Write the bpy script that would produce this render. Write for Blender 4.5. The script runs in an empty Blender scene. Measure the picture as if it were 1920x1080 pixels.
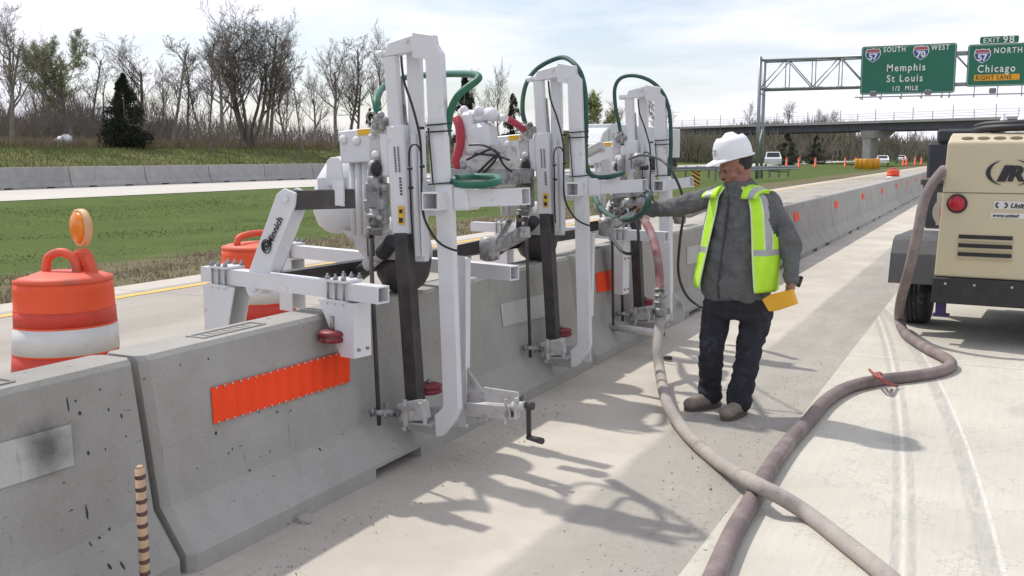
import bpy, bmesh, math, random
from mathutils import Vector, Matrix, noise
R=math.radians
# ------------------------------------------------------------ camera, sky, sun, exposure
sc=bpy.context.scene
FPX=1910.0; CH=1.65; PIT=math.atan(250/1910); YAW=R(25.529)
cd=bpy.data.cameras.new('camera'); cam=bpy.data.objects.new('camera',cd); sc.collection.objects.link(cam)
cd.sensor_width=36; cd.lens=FPX/1920*36; cd.clip_start=.05; cd.clip_end=5000
cam.location=(0,0,CH); cam.rotation_euler=(R(90)-PIT,0,YAW); sc.camera=cam
SUND=Vector((-.65,.22,1)).normalized()          # towards the sun
sun_el=math.asin(SUND.z); sun_az=math.atan2(SUND.x,SUND.y)
w=bpy.data.worlds.new('World'); sc.world=w; w.use_nodes=True
nt=w.node_tree; nt.nodes.clear()
def nn(t,ty,**k):
    n=t.nodes.new(ty)
    for a,b in k.items(): setattr(n,a,b)
    return n
out=nn(nt,'ShaderNodeOutputWorld'); bg=nn(nt,'ShaderNodeBackground'); sky=nn(nt,'ShaderNodeTexSky',sky_type='NISHITA')
sky.sun_disc=False; sky.sun_elevation=sun_el; sky.sun_rotation=sun_az; sky.air_density=1.0; sky.dust_density=1.2; sky.ozone_density=1.0
tc=nn(nt,'ShaderNodeTexCoord'); mp=nn(nt,'ShaderNodeMapping'); mp.inputs['Scale'].default_value=(1.0,1.6,6.0); mp.inputs['Rotation'].default_value=(0,0,R(20))
nz=nn(nt,'ShaderNodeTexNoise'); nz.inputs['Scale'].default_value=1.5; nz.inputs['Detail'].default_value=6; nz.inputs['Roughness'].default_value=.55
cr=nn(nt,'ShaderNodeValToRGB'); cr.color_ramp.elements[0].position=.43; cr.color_ramp.elements[0].color=(.25,.25,.25,1); cr.color_ramp.elements[1].position=.55; cr.color_ramp.elements[1].color=(.97,.97,.97,1)
mx=nn(nt,'ShaderNodeMix',data_type='RGBA')
L=nt.links.new
L(tc.outputs['Generated'],mp.inputs['Vector']); L(mp.outputs[0],nz.inputs['Vector']); L(nz.outputs['Fac'],cr.inputs[0]); L(cr.outputs[0],mx.inputs['Factor'])
L(sky.outputs[0],mx.inputs['A']); mx.inputs['B'].default_value=(7.9,7.9,8.65,1)
L(mx.outputs['Result'],bg.inputs['Color']); bg.inputs['Strength'].default_value=.125; L(bg.outputs[0],out.inputs[0])
sl=bpy.data.lights.new('sun','SUN'); sl.energy=3.0; sl.angle=R(1.3); sl.color=(1,.955,.88)
so=bpy.data.objects.new('sun',sl); sc.collection.objects.link(so); so.rotation_euler=SUND.to_track_quat('Z','Y').to_euler()
sc.view_settings.view_transform='Standard'; sc.view_settings.look='None'; sc.view_settings.exposure=0.12; sc.view_settings.gamma=1

# ------------------------------------------------------------ pixel to world (surveyed from the photograph)
_c,_s=math.cos(YAW),math.sin(YAW)
def ray(px,py):
    r=(px-960)/FPX; d=(py-540)/FPX
    fy=math.cos(PIT)-d*math.sin(PIT); fz=-math.sin(PIT)-d*math.cos(PIT)
    return Vector((r*_c-fy*_s, r*_s+fy*_c, fz))
def PZ(px,py,z=0):
    q=ray(px,py); return Vector((0,0,CH))+q*((z-CH)/q.z)
def PX(px,py,x):
    q=ray(px,py); return Vector((0,0,CH))+q*(x/q.x)
def PY(px,py,y):
    q=ray(px,py); return Vector((0,0,CH))+q*(y/q.y)
def PP(px,py,y0,x0=-2.5,k=-.1):                 # plane y = y0 + k (x-x0)
    q=ray(px,py); return Vector((0,0,CH))+q*((y0-k*x0)/(q.y-k*q.x))
def PF(px,py,F):                                # at depth F along the view
    return Vector((0,0,CH))+ray(px,py)*F

# ------------------------------------------------------------ materials
MATS={}
def mat(name,col,rough=.6,metal=0,var=.12,scale=6,bump=0,bscale=None,col2=None,spec=.5,emit=0,dirt=None,dscale=3,dpos=.55,stretch=(1,1,1),alpha=1,coat=0):
    m=bpy.data.materials.new(name); m.use_nodes=True; t=m.node_tree; b=t.nodes['Principled BSDF']
    b.inputs['Roughness'].default_value=rough; b.inputs['Metallic'].default_value=metal
    b.inputs['Specular IOR Level'].default_value=spec
    if coat: b.inputs['Coat Weight'].default_value=coat
    g=nn(t,'ShaderNodeNewGeometry'); mp=nn(t,'ShaderNodeMapping'); mp.inputs['Scale'].default_value=stretch
    t.links.new(g.outputs['Position'],mp.inputs[0])
    n=nn(t,'ShaderNodeTexNoise'); n.inputs['Scale'].default_value=scale; n.inputs['Detail'].default_value=5; n.inputs['Roughness'].default_value=.6
    t.links.new(mp.outputs[0],n.inputs['Vector'])
    r=nn(t,'ShaderNodeValToRGB'); r.color_ramp.elements[0].position=.3; r.color_ramp.elements[1].position=.7
    c2=col2 or tuple(min(1,c*(1+var)) for c in col)
    c1=tuple(c*(1-var) for c in col) if not col2 else col
    r.color_ramp.elements[0].color=(*c1,1); r.color_ramp.elements[1].color=(*c2,1)
    t.links.new(n.outputs['Fac'],r.inputs[0]); o=r.outputs[0]
    if dirt:
        n2=nn(t,'ShaderNodeTexNoise'); n2.inputs['Scale'].default_value=dscale; n2.inputs['Detail'].default_value=8; n2.inputs['Roughness'].default_value=.7
        t.links.new(mp.outputs[0],n2.inputs['Vector'])
        r2=nn(t,'ShaderNodeValToRGB'); r2.color_ramp.elements[0].position=dpos; r2.color_ramp.elements[1].position=dpos+.12
        r2.color_ramp.elements[0].color=(0,0,0,1); r2.color_ramp.elements[1].color=(1,1,1,1)
        t.links.new(n2.outputs['Fac'],r2.inputs[0]); x=nn(t,'ShaderNodeMix',data_type='RGBA'); t.links.new(r2.outputs[0],x.inputs['Factor'])
        t.links.new(o,x.inputs['A']); x.inputs['B'].default_value=(*dirt,1); o=x.outputs['Result']
    t.links.new(o,b.inputs['Base Color'])
    if bump:
        n3=nn(t,'ShaderNodeTexNoise'); n3.inputs['Scale'].default_value=bscale or scale*6; n3.inputs['Detail'].default_value=6
        t.links.new(g.outputs['Position'],n3.inputs['Vector'])
        bb=nn(t,'ShaderNodeBump'); bb.inputs['Strength'].default_value=bump; bb.inputs['Distance'].default_value=.02
        t.links.new(n3.outputs['Fac'],bb.inputs['Height']); t.links.new(bb.outputs[0],b.inputs['Normal'])
    if emit: b.inputs['Emission Color'].default_value=(*col,1); b.inputs['Emission Strength'].default_value=emit
    m['o']=0; MATS[name]=m; return m
class N:   # small node-expression helper
    def __init__(s,t): s.t=t
    def m(s,op,a,b=None,c=None,clamp=False):
        n=s.t.nodes.new('ShaderNodeMath'); n.operation=op; n.use_clamp=clamp
        for i,v in enumerate((a,b,c)):
            if v is None: continue
            if hasattr(v,'links') or hasattr(v,'is_linked'): s.t.links.new(v,n.inputs[i])
            else: n.inputs[i].default_value=v
        return n.outputs[0]
    def noise(s,vec,scale,detail=5,rough=.6,dist=0):
        n=s.t.nodes.new('ShaderNodeTexNoise'); n.inputs['Scale'].default_value=scale; n.inputs['Detail'].default_value=detail; n.inputs['Roughness'].default_value=rough; n.inputs['Distortion'].default_value=dist
        s.t.links.new(vec,n.inputs['Vector']); return n.outputs['Fac']
    def ramp(s,v,a,b,ca=0,cb=1):
        n=s.t.nodes.new('ShaderNodeMapRange'); n.inputs[1].default_value=a; n.inputs[2].default_value=b; n.inputs[3].default_value=ca; n.inputs[4].default_value=cb
        s.t.links.new(v,n.inputs[0]); return n.outputs[0]
    def mix(s,f,a,b):
        n=s.t.nodes.new('ShaderNodeMix'); n.data_type='RGBA'
        for k,v in (('Factor',f),('A',a),('B',b)):
            if hasattr(v,'is_linked'): s.t.links.new(v,n.inputs[k])
            elif k=='Factor': n.inputs[k].default_value=v
            else: n.inputs[k].default_value=(*v,1)
        return n.outputs['Result']
    def scalev(s,vec,sc_):
        n=s.t.nodes.new('ShaderNodeMapping'); n.inputs['Scale'].default_value=sc_; s.t.links.new(vec,n.inputs[0]); return n.outputs[0]
def custom(name,rough=.85,spec=.3):
    m=bpy.data.materials.new(name); m.use_nodes=True; t=m.node_tree; b=t.nodes['Principled BSDF']; b.inputs['Roughness'].default_value=rough; b.inputs['Specular IOR Level'].default_value=spec
    g=nn(t,'ShaderNodeNewGeometry'); s=nn(t,'ShaderNodeSeparateXYZ'); t.links.new(g.outputs['Position'],s.inputs[0]); MATS[name]=m
    return m,t,b,N(t),g.outputs['Position'],s.outputs
def setbump(t,b,h,strength=.5,dist=.01):
    bb=nn(t,'ShaderNodeBump'); bb.inputs['Strength'].default_value=strength; bb.inputs['Distance'].default_value=dist
    t.links.new(h,bb.inputs['Height']); t.links.new(bb.outputs[0],b.inputs['Normal'])

_q=PX(97,838,-2.96); SMQ=(_q.y,_q.z)
# barrier concrete: cloudy grey, pits, stains
def concrete(name,a,b_,pitcol,dust):
    m,t,b,n,P,S=custom(name,.9,.25)
    oi=nn(t,'ShaderNodeObjectInfo')
    base=n.mix(n.ramp(n.noise(P,2.2,6,.65),.3,.7),a,b_)
    fine=n.ramp(n.noise(P,60,4,.7),.3,.7,.0,.25); base=n.mix(fine,base,tuple(c*.72 for c in a))
    sv=n.scalev(P,(1,1.1,3.2)); pit=n.ramp(n.noise(sv,26,3,.6,.8),.69,.715); base=n.mix(n.m('MULTIPLY',pit,n.ramp(n.noise(P,1.4,2),.38,.52)),base,pitcol)
    st=n.ramp(n.noise(n.scalev(P,(1,1,.5)),1.7,7,.7,.5),.60,.74,0,.55); base=n.mix(st,base,tuple(c*.55 for c in a))
    foot=n.m('MULTIPLY',n.ramp(S[2],.30,.02),n.ramp(n.noise(P,5,6,.7),.35,.65)); base=n.mix(n.m('MULTIPLY',foot,.5),base,dust)
    if name!='old_concrete':
        q_=SMQ; dx=n.m('SUBTRACT',S[1],q_[0]); dz=n.m('MULTIPLY',n.m('SUBTRACT',S[2],q_[1]),1.15); dd=n.m('ADD',n.m('MULTIPLY',n.m('SUBTRACT',n.noise(P,7,4,.7),.5),.16),n.m('SQRT',n.m('ADD',n.m('MULTIPLY',dx,dx),n.m('MULTIPLY',dz,dz))))
        base=n.mix(n.m('MULTIPLY',n.m('MULTIPLY',n.ramp(dd,.15,.02),n.ramp(S[0],-3.2,-3.15)),.8),base,(.05,.048,.045))
        cr_=n.m('ABSOLUTE',n.m('SUBTRACT',n.noise(n.scalev(P,(1,.5,1.6)),1.3,6,.6),.5)); base=n.mix(n.m('MULTIPLY',n.ramp(cr_,.0022,.0006),n.ramp(n.noise(P,.7,2),.60,.66)),base,(.15,.15,.145))
        scf=n.ramp(n.noise(n.scalev(P,(1,7,1.2)),3.2,4,.7),.66,.72); base=n.mix(n.m('MULTIPLY',scf,.35),base,(.12,.115,.11))
    hv=nn(t,'ShaderNodeHueSaturation'); t.links.new(base,hv.inputs['Color']); t.links.new(n.ramp(oi.outputs['Random'],0,1,.88,1.1),hv.inputs['Value'])
    t.links.new(hv.outputs[0],b.inputs['Base Color'])
    setbump(t,b,n.m('ADD',n.noise(P,45,6,.7),n.m('MULTIPLY',n.noise(P,6,3),1.5)),.35,.008); return m
concrete('concrete',(.33,.318,.29),(.425,.415,.39),(.05,.05,.05),(.45,.42,.38))
concrete('concrete_patch',(.42,.42,.40),(.50,.50,.48),(.15,.15,.15),(.42,.42,.4))
concrete('old_concrete',(.33,.32,.31),(.44,.43,.42),(.15,.15,.15),(.4,.38,.35))
# shoulder between barrier and lane edge and lane behind the barrier
m,t,b,n,P,S=custom('shoulder',.9,.2)
c=n.mix(n.ramp(n.noise(P,1.2,6,.65),.35,.65),(.48,.44,.38),(.58,.535,.465))
grit=n.ramp(n.noise(P,55,4,.75),.60,.68); c=n.mix(n.m('MULTIPLY',grit,.35),c,(.28,.26,.24))
xw=n.m('ADD',S[0],n.m('MULTIPLY',n.noise(P,3,4,.7),.10)); band=n.m('MULTIPLY',n.ramp(xw,-1.70,-1.64),n.ramp(n.noise(n.scalev(P,(1,.25,1)),2.2,6,.7),.25,.62,.45,1)); c=n.mix(n.m('MULTIPLY',band,.72),c,(.265,.255,.235)); pat=n.ramp(n.noise(n.scalev(P,(1,.5,1)),.9,5,.6),.50,.56); c=n.mix(n.m('MULTIPLY',pat,.22),c,(.33,.315,.29))
deb=n.m('MULTIPLY',n.ramp(S[0],-1.6,-1.2),n.ramp(n.noise(P,34,4,.8,.6),.60,.64)); c=n.mix(n.m('MULTIPLY',deb,.75),c,(.15,.14,.13))
deb2=n.m('MULTIPLY',n.ramp(S[0],-2.3,-2.7),n.ramp(n.noise(P,34,5,.8,.6),.58,.64)); c=n.mix(n.m('MULTIPLY',deb2,.55),c,(.2,.19,.17))
t.links.new(c,b.inputs['Base Color']); setbump(t,b,n.noise(P,70,6,.75),.5,.006)
m,t,b,n,P,S=custom('back_lane',.9,.2)
c=n.mix(n.ramp(n.noise(n.scalev(P,(1,.2,1)),1.2,6,.65),.35,.65),(.33,.305,.265),(.42,.39,.345))
c=n.mix(n.ramp(S[0],-9.38,-9.5),c,(.52,.48,.42))
g_=n.ramp(n.noise(P,30,4,.75),.58,.68); c=n.mix(n.m('MULTIPLY',g_,.3),c,(.22,.2,.18))
j=n.m('LESS_THAN',n.m('ABSOLUTE',n.m('SUBTRACT',n.m('MODULO',n.m('ADD',S[1],2000.8),6.1),3.05)),.012); c=n.mix(n.m('MULTIPLY',j,.6),c,(.12,.11,.1))
t.links.new(c,b.inputs['Base Color']); setbump(t,b,n.noise(P,50,6,.7),.4,.006)
# main lane: pale tined concrete with curved tyre marks
m,t,b,n,P,S=custom('lane',.9,.2)
c=n.mix(n.ramp(n.noise(P,.9,6,.6),.35,.65),(.50,.475,.41),(.60,.57,.495))
stt=n.ramp(n.noise(n.scalev(P,(9,.35,1)),5,5,.7),.42,.68); c=n.mix(n.m('MULTIPLY',stt,.35),c,(.44,.42,.38))
gg=n.ramp(n.noise(P,40,3,.7),.62,.70); c=n.mix(n.m('MULTIPLY',gg,.25),c,(.3,.28,.25))
def track(c,k0,k1,k2,w_,col,amt):
    f=n.m('ADD',n.m('ADD',k0,n.m('MULTIPLY',S[1],k1)),n.m('MULTIPLY',n.m('MULTIPLY',S[1],S[1]),k2))
    d=n.m('ABSOLUTE',n.m('SUBTRACT',S[0],f)); q=n.ramp(d,w_,w_*.55); q=n.m('MULTIPLY',q,n.ramp(n.noise(n.scalev(P,(6,1,1)),6,5,.7),.3,.6))
    return n.mix(n.m('MULTIPLY',q,amt),c,col)
TR=[]
def fitq(pts):
    q=[PZ(*p) for p in pts]; ys=[v.y for v in q]; xs=[v.x for v in q]
    M=Matrix([[1,y,y*y] for y in ys]); s_=M.inverted()@Vector(xs); return s_
f1=fitq([(1645,590),(1685,760),(1693,1060)]); f2=fitq([(1735,680),(1800,820),(1868,1060)])
for dx in (-.035,.035): c=track(c,f1[0]+dx,f1[1],f1[2],.022,(.36,.35,.33),.7)
c=track(c,f1[0],f1[1],f1[2],.01,(.7,.68,.62),.6)
c=track(c,f2[0]-.03,f2[1],f2[2],.05,(.38,.37,.35),.75); c=track(c,f2[0]+.02,f2[1],f2[2],.012,(.72,.70,.65),.7)
crk=n.m('ABSOLUTE',n.m('SUBTRACT',n.noise(P,.8,8,.7),.5)); c=n.mix(n.m('MULTIPLY',n.ramp(crk,.003,.001),.55),c,(.22,.21,.19)); jt=n.m('LESS_THAN',n.m('ABSOLUTE',n.m('SUBTRACT',n.m('MODULO',n.m('ADD',S[1],2001.3),6.1),3.05)),.008); c=n.mix(n.m('MULTIPLY',jt,.5),c,(.2,.19,.17)); st=n.ramp(n.noise(P,1.1,3,.5,.4),.62,.70); c=n.mix(n.m('MULTIPLY',st,.35),c,(.33,.31,.29))
t.links.new(c,b.inputs['Base Color']); setbump(t,b,n.m('ADD',n.noise(P,60,5,.7),n.noise(n.scalev(P,(60,2,1)),1,3)),.35,.006)
# grass ground
m,t,b,n,P,S=custom('grass_ground',1,.1)
c=n.mix(n.ramp(n.noise(P,.5,7,.7),.3,.7),(.074,.108,.028),(.120,.155,.046))
c=n.mix(n.ramp(n.noise(P,9,5,.8),.35,.9),c,(.06,.09,.024))
wb=n.m('ADD',S[0],n.m('MULTIPLY',n.noise(P,1.0,5,.7),2.2)); dry=n.m('MULTIPLY',n.ramp(wb,-12.3,-11.2),n.ramp(n.noise(P,4,6,.8),.38,.52))
c=n.mix(dry,c,n.mix(n.ramp(n.noise(P,25,4,.8),.4,.6),(.24,.19,.13),(.10,.085,.05)))
far=n.ramp(S[0],-36,-52); c=n.mix(n.m('MULTIPLY',far,.7),c,n.mix(n.ramp(n.noise(P,.35,6,.75),.35,.65),(.10,.125,.035),(.20,.17,.085)))
t.links.new(c,b.inputs['Base Color']); setbump(t,b,n.noise(P,12,6,.8),.4,.04)
W=mat('white_paint',(.69,.69,.71),.40,0,.05,4,.06,40,dirt=(.44,.42,.39),dscale=8,dpos=.61)
W2=mat('white_dusty',(.55,.54,.53),.6,0,.08,6,.12,50,dirt=(.33,.31,.28),dscale=10,dpos=.52)
G=mat('bare_steel',(.30,.29,.28),.42,.7,.25,20,.1,60,dirt=(.18,.13,.10),dscale=14,dpos=.58)
CAST=mat('cast_steel',(.33,.33,.33),.5,.35,.3,14,.35,40,dirt=(.10,.09,.085),dscale=12,dpos=.52)
DK=mat('dark_steel',(.060,.054,.054),.5,.2,.35,10,.08,60,dirt=(.10,.09,.085),dscale=6,dpos=.58)
BK=mat('black_rubber',(.018,.018,.02),.55,0,.3,8)
BC=mat('black_cable',(.012,.012,.014),.4)
GH=mat('green_hose',(.015,.13,.075),.5,0,.25,10,.1,80,dirt=(.10,.16,.13),dscale=14,dpos=.6)
GH2=mat('dark_green_hose',(.022,.075,.062),.6,0,.25,10,.1,80,dirt=(.08,.11,.10),dscale=14,dpos=.58)
RH=mat('red_hose',(.42,.035,.06),.45,0,.2,10)
MH=mat('maroon_hose',(.19,.15,.145),.85,0,.12,5,.25,90,dirt=(.27,.22,.21),dscale=3,dpos=.48)
GRH=mat('dusty_hose',(.38,.345,.315),.85,0,.12,6,.25,90,dirt=(.30,.24,.22),dscale=9,dpos=.52)
RW=mat('red_wheel',(.20,.018,.03),.5,0,.25,12,dirt=(.22,.12,.11),dscale=18,dpos=.58)
ORG=mat('orange_plastic',(.82,.085,.018),.5,0,.08,4,.05,20,dirt=(.45,.09,.05),dscale=8,dpos=.62)
ORL=mat('orange_sheeting',(.90,.065,.012),.6,0,.06,5,dirt=(.6,.06,.03),dscale=9,dpos=.62,spec=.25)
ORS=mat('orange_band',(.60,.045,.022),.45,0,.1,6,.04,30,dirt=(.35,.05,.03),dscale=10,dpos=.6)
ORT=mat('orange_lid',(.72,.11,.055),.6,0,.12,6,.06,30,dirt=(.45,.12,.09),dscale=7,dpos=.55)
WS=mat('white_sheeting',(.66,.65,.63),.4,0,.05,8,dirt=(.45,.42,.38),dscale=9,dpos=.62)
AMB=mat('amber_lens',(.80,.22,.01),.25,0,.15,30)
YL=mat('yellow_paint',(.74,.44,.05),.5,0,.12,6)
YD=mat('yellow_plastic',(.78,.40,.02),.5,0,.1,8)
TAN=mat('tan_paint',(.56,.49,.335),.42,0,.035,3,.03,20,dirt=(.42,.35,.22),dscale=5,dpos=.67)
TAND=mat('dark_bumper',(.028,.026,.028),.55,0,.3,8,.1,50)
FEND=mat('grey_fender',(.085,.087,.092),.6,0,.15,6,.05,40)
TYRE=mat('tyre_rubber',(.03,.03,.032),.8,0,.2,12,.15,60,dirt=(.09,.085,.08),dscale=9,dpos=.56)
REDL=mat('red_lens',(.42,.012,.03),.25,0,.2,30)
GS=mat('galvanised',(.30,.32,.34),.45,.6,.12,3)
SGN=mat('sign_green',(.012,.15,.09),.45,0,.06,1)
SW=mat('sign_white',(.78,.79,.78),.5); SB=mat('sign_blue',(.03,.07,.30),.45); SR=mat('sign_red',(.42,.10,.12),.5); SY=mat('sign_yellow',(.80,.38,.02),.5); SK=mat('ink_black',(.02,.02,.022),.5)
LBL=mat('label_yellow',(.75,.42,.02),.5,0,.08,30)
GLS=mat('dark_glass',(.02,.025,.03),.1,0,.1,4)
CARW=mat('car_white',(.72,.73,.75),.3,0,.03,2)
BARK=mat('bark',(.15,.125,.11),.95,0,.35,1.5); BARKL=mat('pale_bark',(.23,.20,.175),.95,0,.3,1.5); BARKF=mat('far_twigs',(.17,.15,.135),1,0,.4,.35,col2=(.25,.215,.18))  # far twig colour lightened to carry the distance haze
TWG=mat('budding_twigs',(.27,.29,.14),.95,0,.3,1.0)
LEAF=mat('young_leaves',(.20,.24,.05),.8,0,.35,1.2); CED=mat('cedar_needles',(.018,.028,.016),.95,0,.4,1.5,col2=(.045,.055,.028)); CEDR=mat('cedar_rusty',(.06,.045,.03),.95,0,.4,2)
BRN=mat('dry_brush',(.19,.145,.105),1,0,.4,.5,col2=(.29,.24,.15)); GRB=mat('grass_blade',(.125,.165,.048),.9,0,.35,3); DRYB=mat('dry_grass',(.33,.27,.18),.95,0,.3,4)
STL=mat('bridge_steel',(.075,.08,.095),.7,0,.15,.3); BCON=mat('bridge_concrete',(.34,.33,.32),.9,0,.12,.5)
SKIN=mat('skin',(.31,.145,.10),.55,0,.12,20,.1,60); SHIRT=mat('grey_shirt',(.115,.118,.118),.85,0,.18,14,.45,45,dirt=(.085,.085,.085),dscale=9,dpos=.55)
JEAN=mat('navy_trousers',(.021,.022,.031),.9,0,.3,12,.4,40,dirt=(.045,.045,.06),dscale=10,dpos=.55); BOOT=mat('dusty_boot',(.24,.20,.165),.85,0,.2,20,.3,60)
HAT=mat('hat_white',(.80,.80,.82),.3,0,.02,5); LIME=mat('lime_fabric',(.50,.86,.04),.7,0,.06,12,.25,30); REFL=mat('grey_tape',(.36,.37,.38),.45,0,.1,20); LIMED=mat('pale_piping',(.66,.80,.45),.6)
DENT=mat('stud_grey',(.5,.5,.5),.4,.8)
POL=mat('post_buff',(.50,.33,.21),.6,0,.1,10); POD=mat('post_brown',(.10,.05,.045),.6)
BAG=mat('white_sheet',(.72,.72,.74),.7,0,.06,6,.6,8); HAIR=mat('dark_hair',(.03,.026,.024),.8)

# ------------------------------------------------------------ mesh builder
class MB:
    def __init__(s): s.bm=bmesh.new(); s.mats=[]; s.cur=0
    def use(s,m):
        if m not in s.mats: s.mats.append(m)
        s.cur=s.mats.index(m); return s
    def face(s,vs):
        try: f=s.bm.faces.new(vs); f.material_index=s.cur; return f
        except ValueError: return None
    def hexa(s,P,bev=0):
        v=[s.bm.verts.new(p) for p in P]
        for f in ((0,3,2,1),(4,5,6,7),(0,1,5,4),(1,2,6,5),(2,3,7,6),(3,0,4,7)): s.face([v[i] for i in f])
        if bev:
            es=list({e for q in v for e in q.link_edges}); bmesh.ops.bevel(s.bm,geom=es,offset=bev,segments=1,affect='EDGES',profile=.5)
        return s
    def box(s,c,d,rz=0,bev=0,rot=None):
        c=Vector(c); M=rot or Matrix.Rotation(rz,3,'Z'); h=[x/2 for x in d]
        P=[c+M@Vector((a*h[0],b*h[1],e*h[2])) for e in (-1,1) for a,b in ((-1,-1),(1,-1),(1,1),(-1,1))]
        return s.hexa(P,bev)
    def bar(s,p,q,w,h=None,up=(0,0,1),bev=0,hollow=0):
        p=Vector(p); q=Vector(q); h=h or w; d=(q-p).normalized(); u=Vector(up)
        if abs(d.dot(u))>.95: u=Vector((0,1,0))
        a=d.cross(u).normalized(); b=a.cross(d).normalized()
        P=[o+a*x*w/2+b*y*h/2 for o in (p,q) for x,y in ((-1,-1),(1,-1),(1,1),(-1,1))]
        if not hollow: return s.hexa(P,bev)
        # square tube with open ends
        t_=hollow; rings=[]
        for o in (p,q):
            outer=[s.bm.verts.new(o+a*x*w/2+b*y*h/2) for x,y in ((-1,-1),(1,-1),(1,1),(-1,1))]
            inner=[s.bm.verts.new(o+a*x*(w/2-t_)+b*y*(h/2-t_)) for x,y in ((-1,-1),(1,-1),(1,1),(-1,1))]
            rings.append((outer,inner))
        (o1,i1),(o2,i2)=rings
        for k in range(4):
            l=(k+1)%4
            s.face([o1[k],o1[l],o2[l],o2[k]]); s.face([i1[l],i1[k],i2[k],i2[l]])
            s.face([o1[l],o1[k],i1[k],i1[l]]); s.face([o2[k],o2[l],i2[l],i2[k]])
        return s
    def cyl(s,p,q,r1,r2=None,n=14,cap=True):
        p=Vector(p); q=Vector(q); r2=r1 if r2 is None else r2; d=(q-p).normalized(); u=Vector((0,0,1)) if abs(d.z)<.9 else Vector((1,0,0))
        a=d.cross(u).normalized(); b=a.cross(d)
        A=[];B=[]
        for i in range(n):
            t=2*math.pi*i/n; k=a*math.cos(t)+b*math.sin(t); A.append(s.bm.verts.new(p+k*r1)); B.append(s.bm.verts.new(q+k*r2))
        for i in range(n): 
            f=s.face([A[i],A[(i+1)%n],B[(i+1)%n],B[i]])
            if f: f.smooth=True
        if cap: s.face(A[::-1]); s.face(B)
        return s
    def tube(s,pts,r,n=8,smooth=4,cap=True):
        P=[Vector(p) for p in pts]
        if smooth>1 and len(P)>2:
            Q=[]
            for i in range(len(P)-1):
                p0=P[max(i-1,0)];p1=P[i];p2=P[i+1];p3=P[min(i+2,len(P)-1)]
                for k in range(smooth):
                    t=k/smooth; Q.append(.5*((2*p1)+(-p0+p2)*t+(2*p0-5*p1+4*p2-p3)*t*t+(-p0+3*p1-3*p2+p3)*t**3))
            Q.append(P[-1]); rr=[r]*len(Q) if not isinstance(r,(list,tuple)) else [r[0]+(r[1]-r[0])*i/(len(Q)-1) for i in range(len(Q))]
            P=Q
        else: rr=[r]*len(P) if not isinstance(r,(list,tuple)) else [r[0]+(r[1]-r[0])*i/(len(P)-1) for i in range(len(P))]
        prev=None; a=None
        for i,p in enumerate(P):
            d=(P[min(i+1,len(P)-1)]-P[max(i-1,0)])
            if d.length<1e-6: continue
            d.normalize()
            if a is None: u=Vector((0,0,1)) if abs(d.z)<.9 else Vector((1,0,0)); a=d.cross(u).normalized()
            else: a=(a-d*a.dot(d)).normalized()
            b=d.cross(a)
            ring=[s.bm.verts.new(p+(a*math.cos(2*math.pi*k/n)+b*math.sin(2*math.pi*k/n))*rr[i]) for k in range(n)]
            if prev:
                for k in range(n):
                    f=s.face([prev[k],prev[(k+1)%n],ring[(k+1)%n],ring[k]])
                    if f: f.smooth=True
            elif cap: s.face(ring[::-1])
            prev=ring
        if cap and prev: s.face(prev)
        return s
    def lathe(s,c,prof,n=28,ax='Z',smooth=True,M=None):
        c=Vector(c); prev=None
        for r,z in prof:
            ring=[]
            for k in range(n):
                t=2*math.pi*k/n; v=Vector((r*math.cos(t),r*math.sin(t),z))
                if M: v=M@v
                ring.append(s.bm.verts.new(c+v))
            if prev:
                for k in range(n):
                    f=s.face([prev[k],prev[(k+1)%n],ring[(k+1)%n],ring[k]])
                    if f: f.smooth=smooth
            else: s.face(ring[::-1])
            prev=ring
        s.face(prev); return s
    def ball(s,c,r,sub=2,sc_=(1,1,1),M=None):
        ret=bmesh.ops.create_icosphere(s.bm,subdivisions=sub,radius=1)
        for v in ret['verts']:
            q=Vector((v.co.x*r*sc_[0],v.co.y*r*sc_[1],v.co.z*r*sc_[2])); v.co=(M@q if M else q)+Vector(c)
        for f in {f for v in ret['verts'] for f in v.link_faces}: f.material_index=s.cur; f.smooth=True
        return s
    def prism(s,pts,vec,bev=0):
        vec=Vector(vec); A=[s.bm.verts.new(Vector(p)) for p in pts]; B=[s.bm.verts.new(Vector(p)+vec) for p in pts]; n=len(A)
        s.face(A[::-1]); s.face(B)
        for i in range(n): s.face([A[i],A[(i+1)%n],B[(i+1)%n],B[i]])
        if bev:
            es=list({e for q in A+B for e in q.link_edges}); bmesh.ops.bevel(s.bm,geom=es,offset=bev,segments=1,affect='EDGES',profile=.5)
        return s
    def build(s,name,m=None,parent=None,smooth=False,fix=True):
        if fix: bmesh.ops.recalc_face_normals(s.bm,faces=s.bm.faces)
        me=bpy.data.meshes.new(name)
        if parent is not None:
            r=parent
            while r.parent: r=r.parent
            s.bm.transform(Matrix.Translation(-r.location))
        s.bm.to_mesh(me); s.bm.free()
        if s.mats:
            for q in s.mats: me.materials.append(q)
        elif m: me.materials.append(m)
        if smooth:
            for p in me.polygons: p.use_smooth=True
        o=bpy.data.objects.new(name,me); sc.collection.objects.link(o)
        if parent is not None: o.parent=parent
        return o
def tag(o,label=None,cat=None,group=None,kind=None):
    if label: o['label']=label
    if cat: o['category']=cat
    if group: o['group']=group
    if kind: o['kind']=kind
    return o
def thing(name,loc,label,cat,group=None):
    o=bpy.data.objects.new(name,None); o.empty_display_size=.2; sc.collection.objects.link(o); o.location=loc; return tag(o,label,cat,group)
def copy_tree(o,parent=None):
    c=o.copy(); sc.collection.objects.link(c); c.parent=parent
    for ch in list(o.children): copy_tree(ch,c)
    return c
def structure(mb,name,m,**k): return tag(mb.build(name,m,**k),kind='structure')
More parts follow.
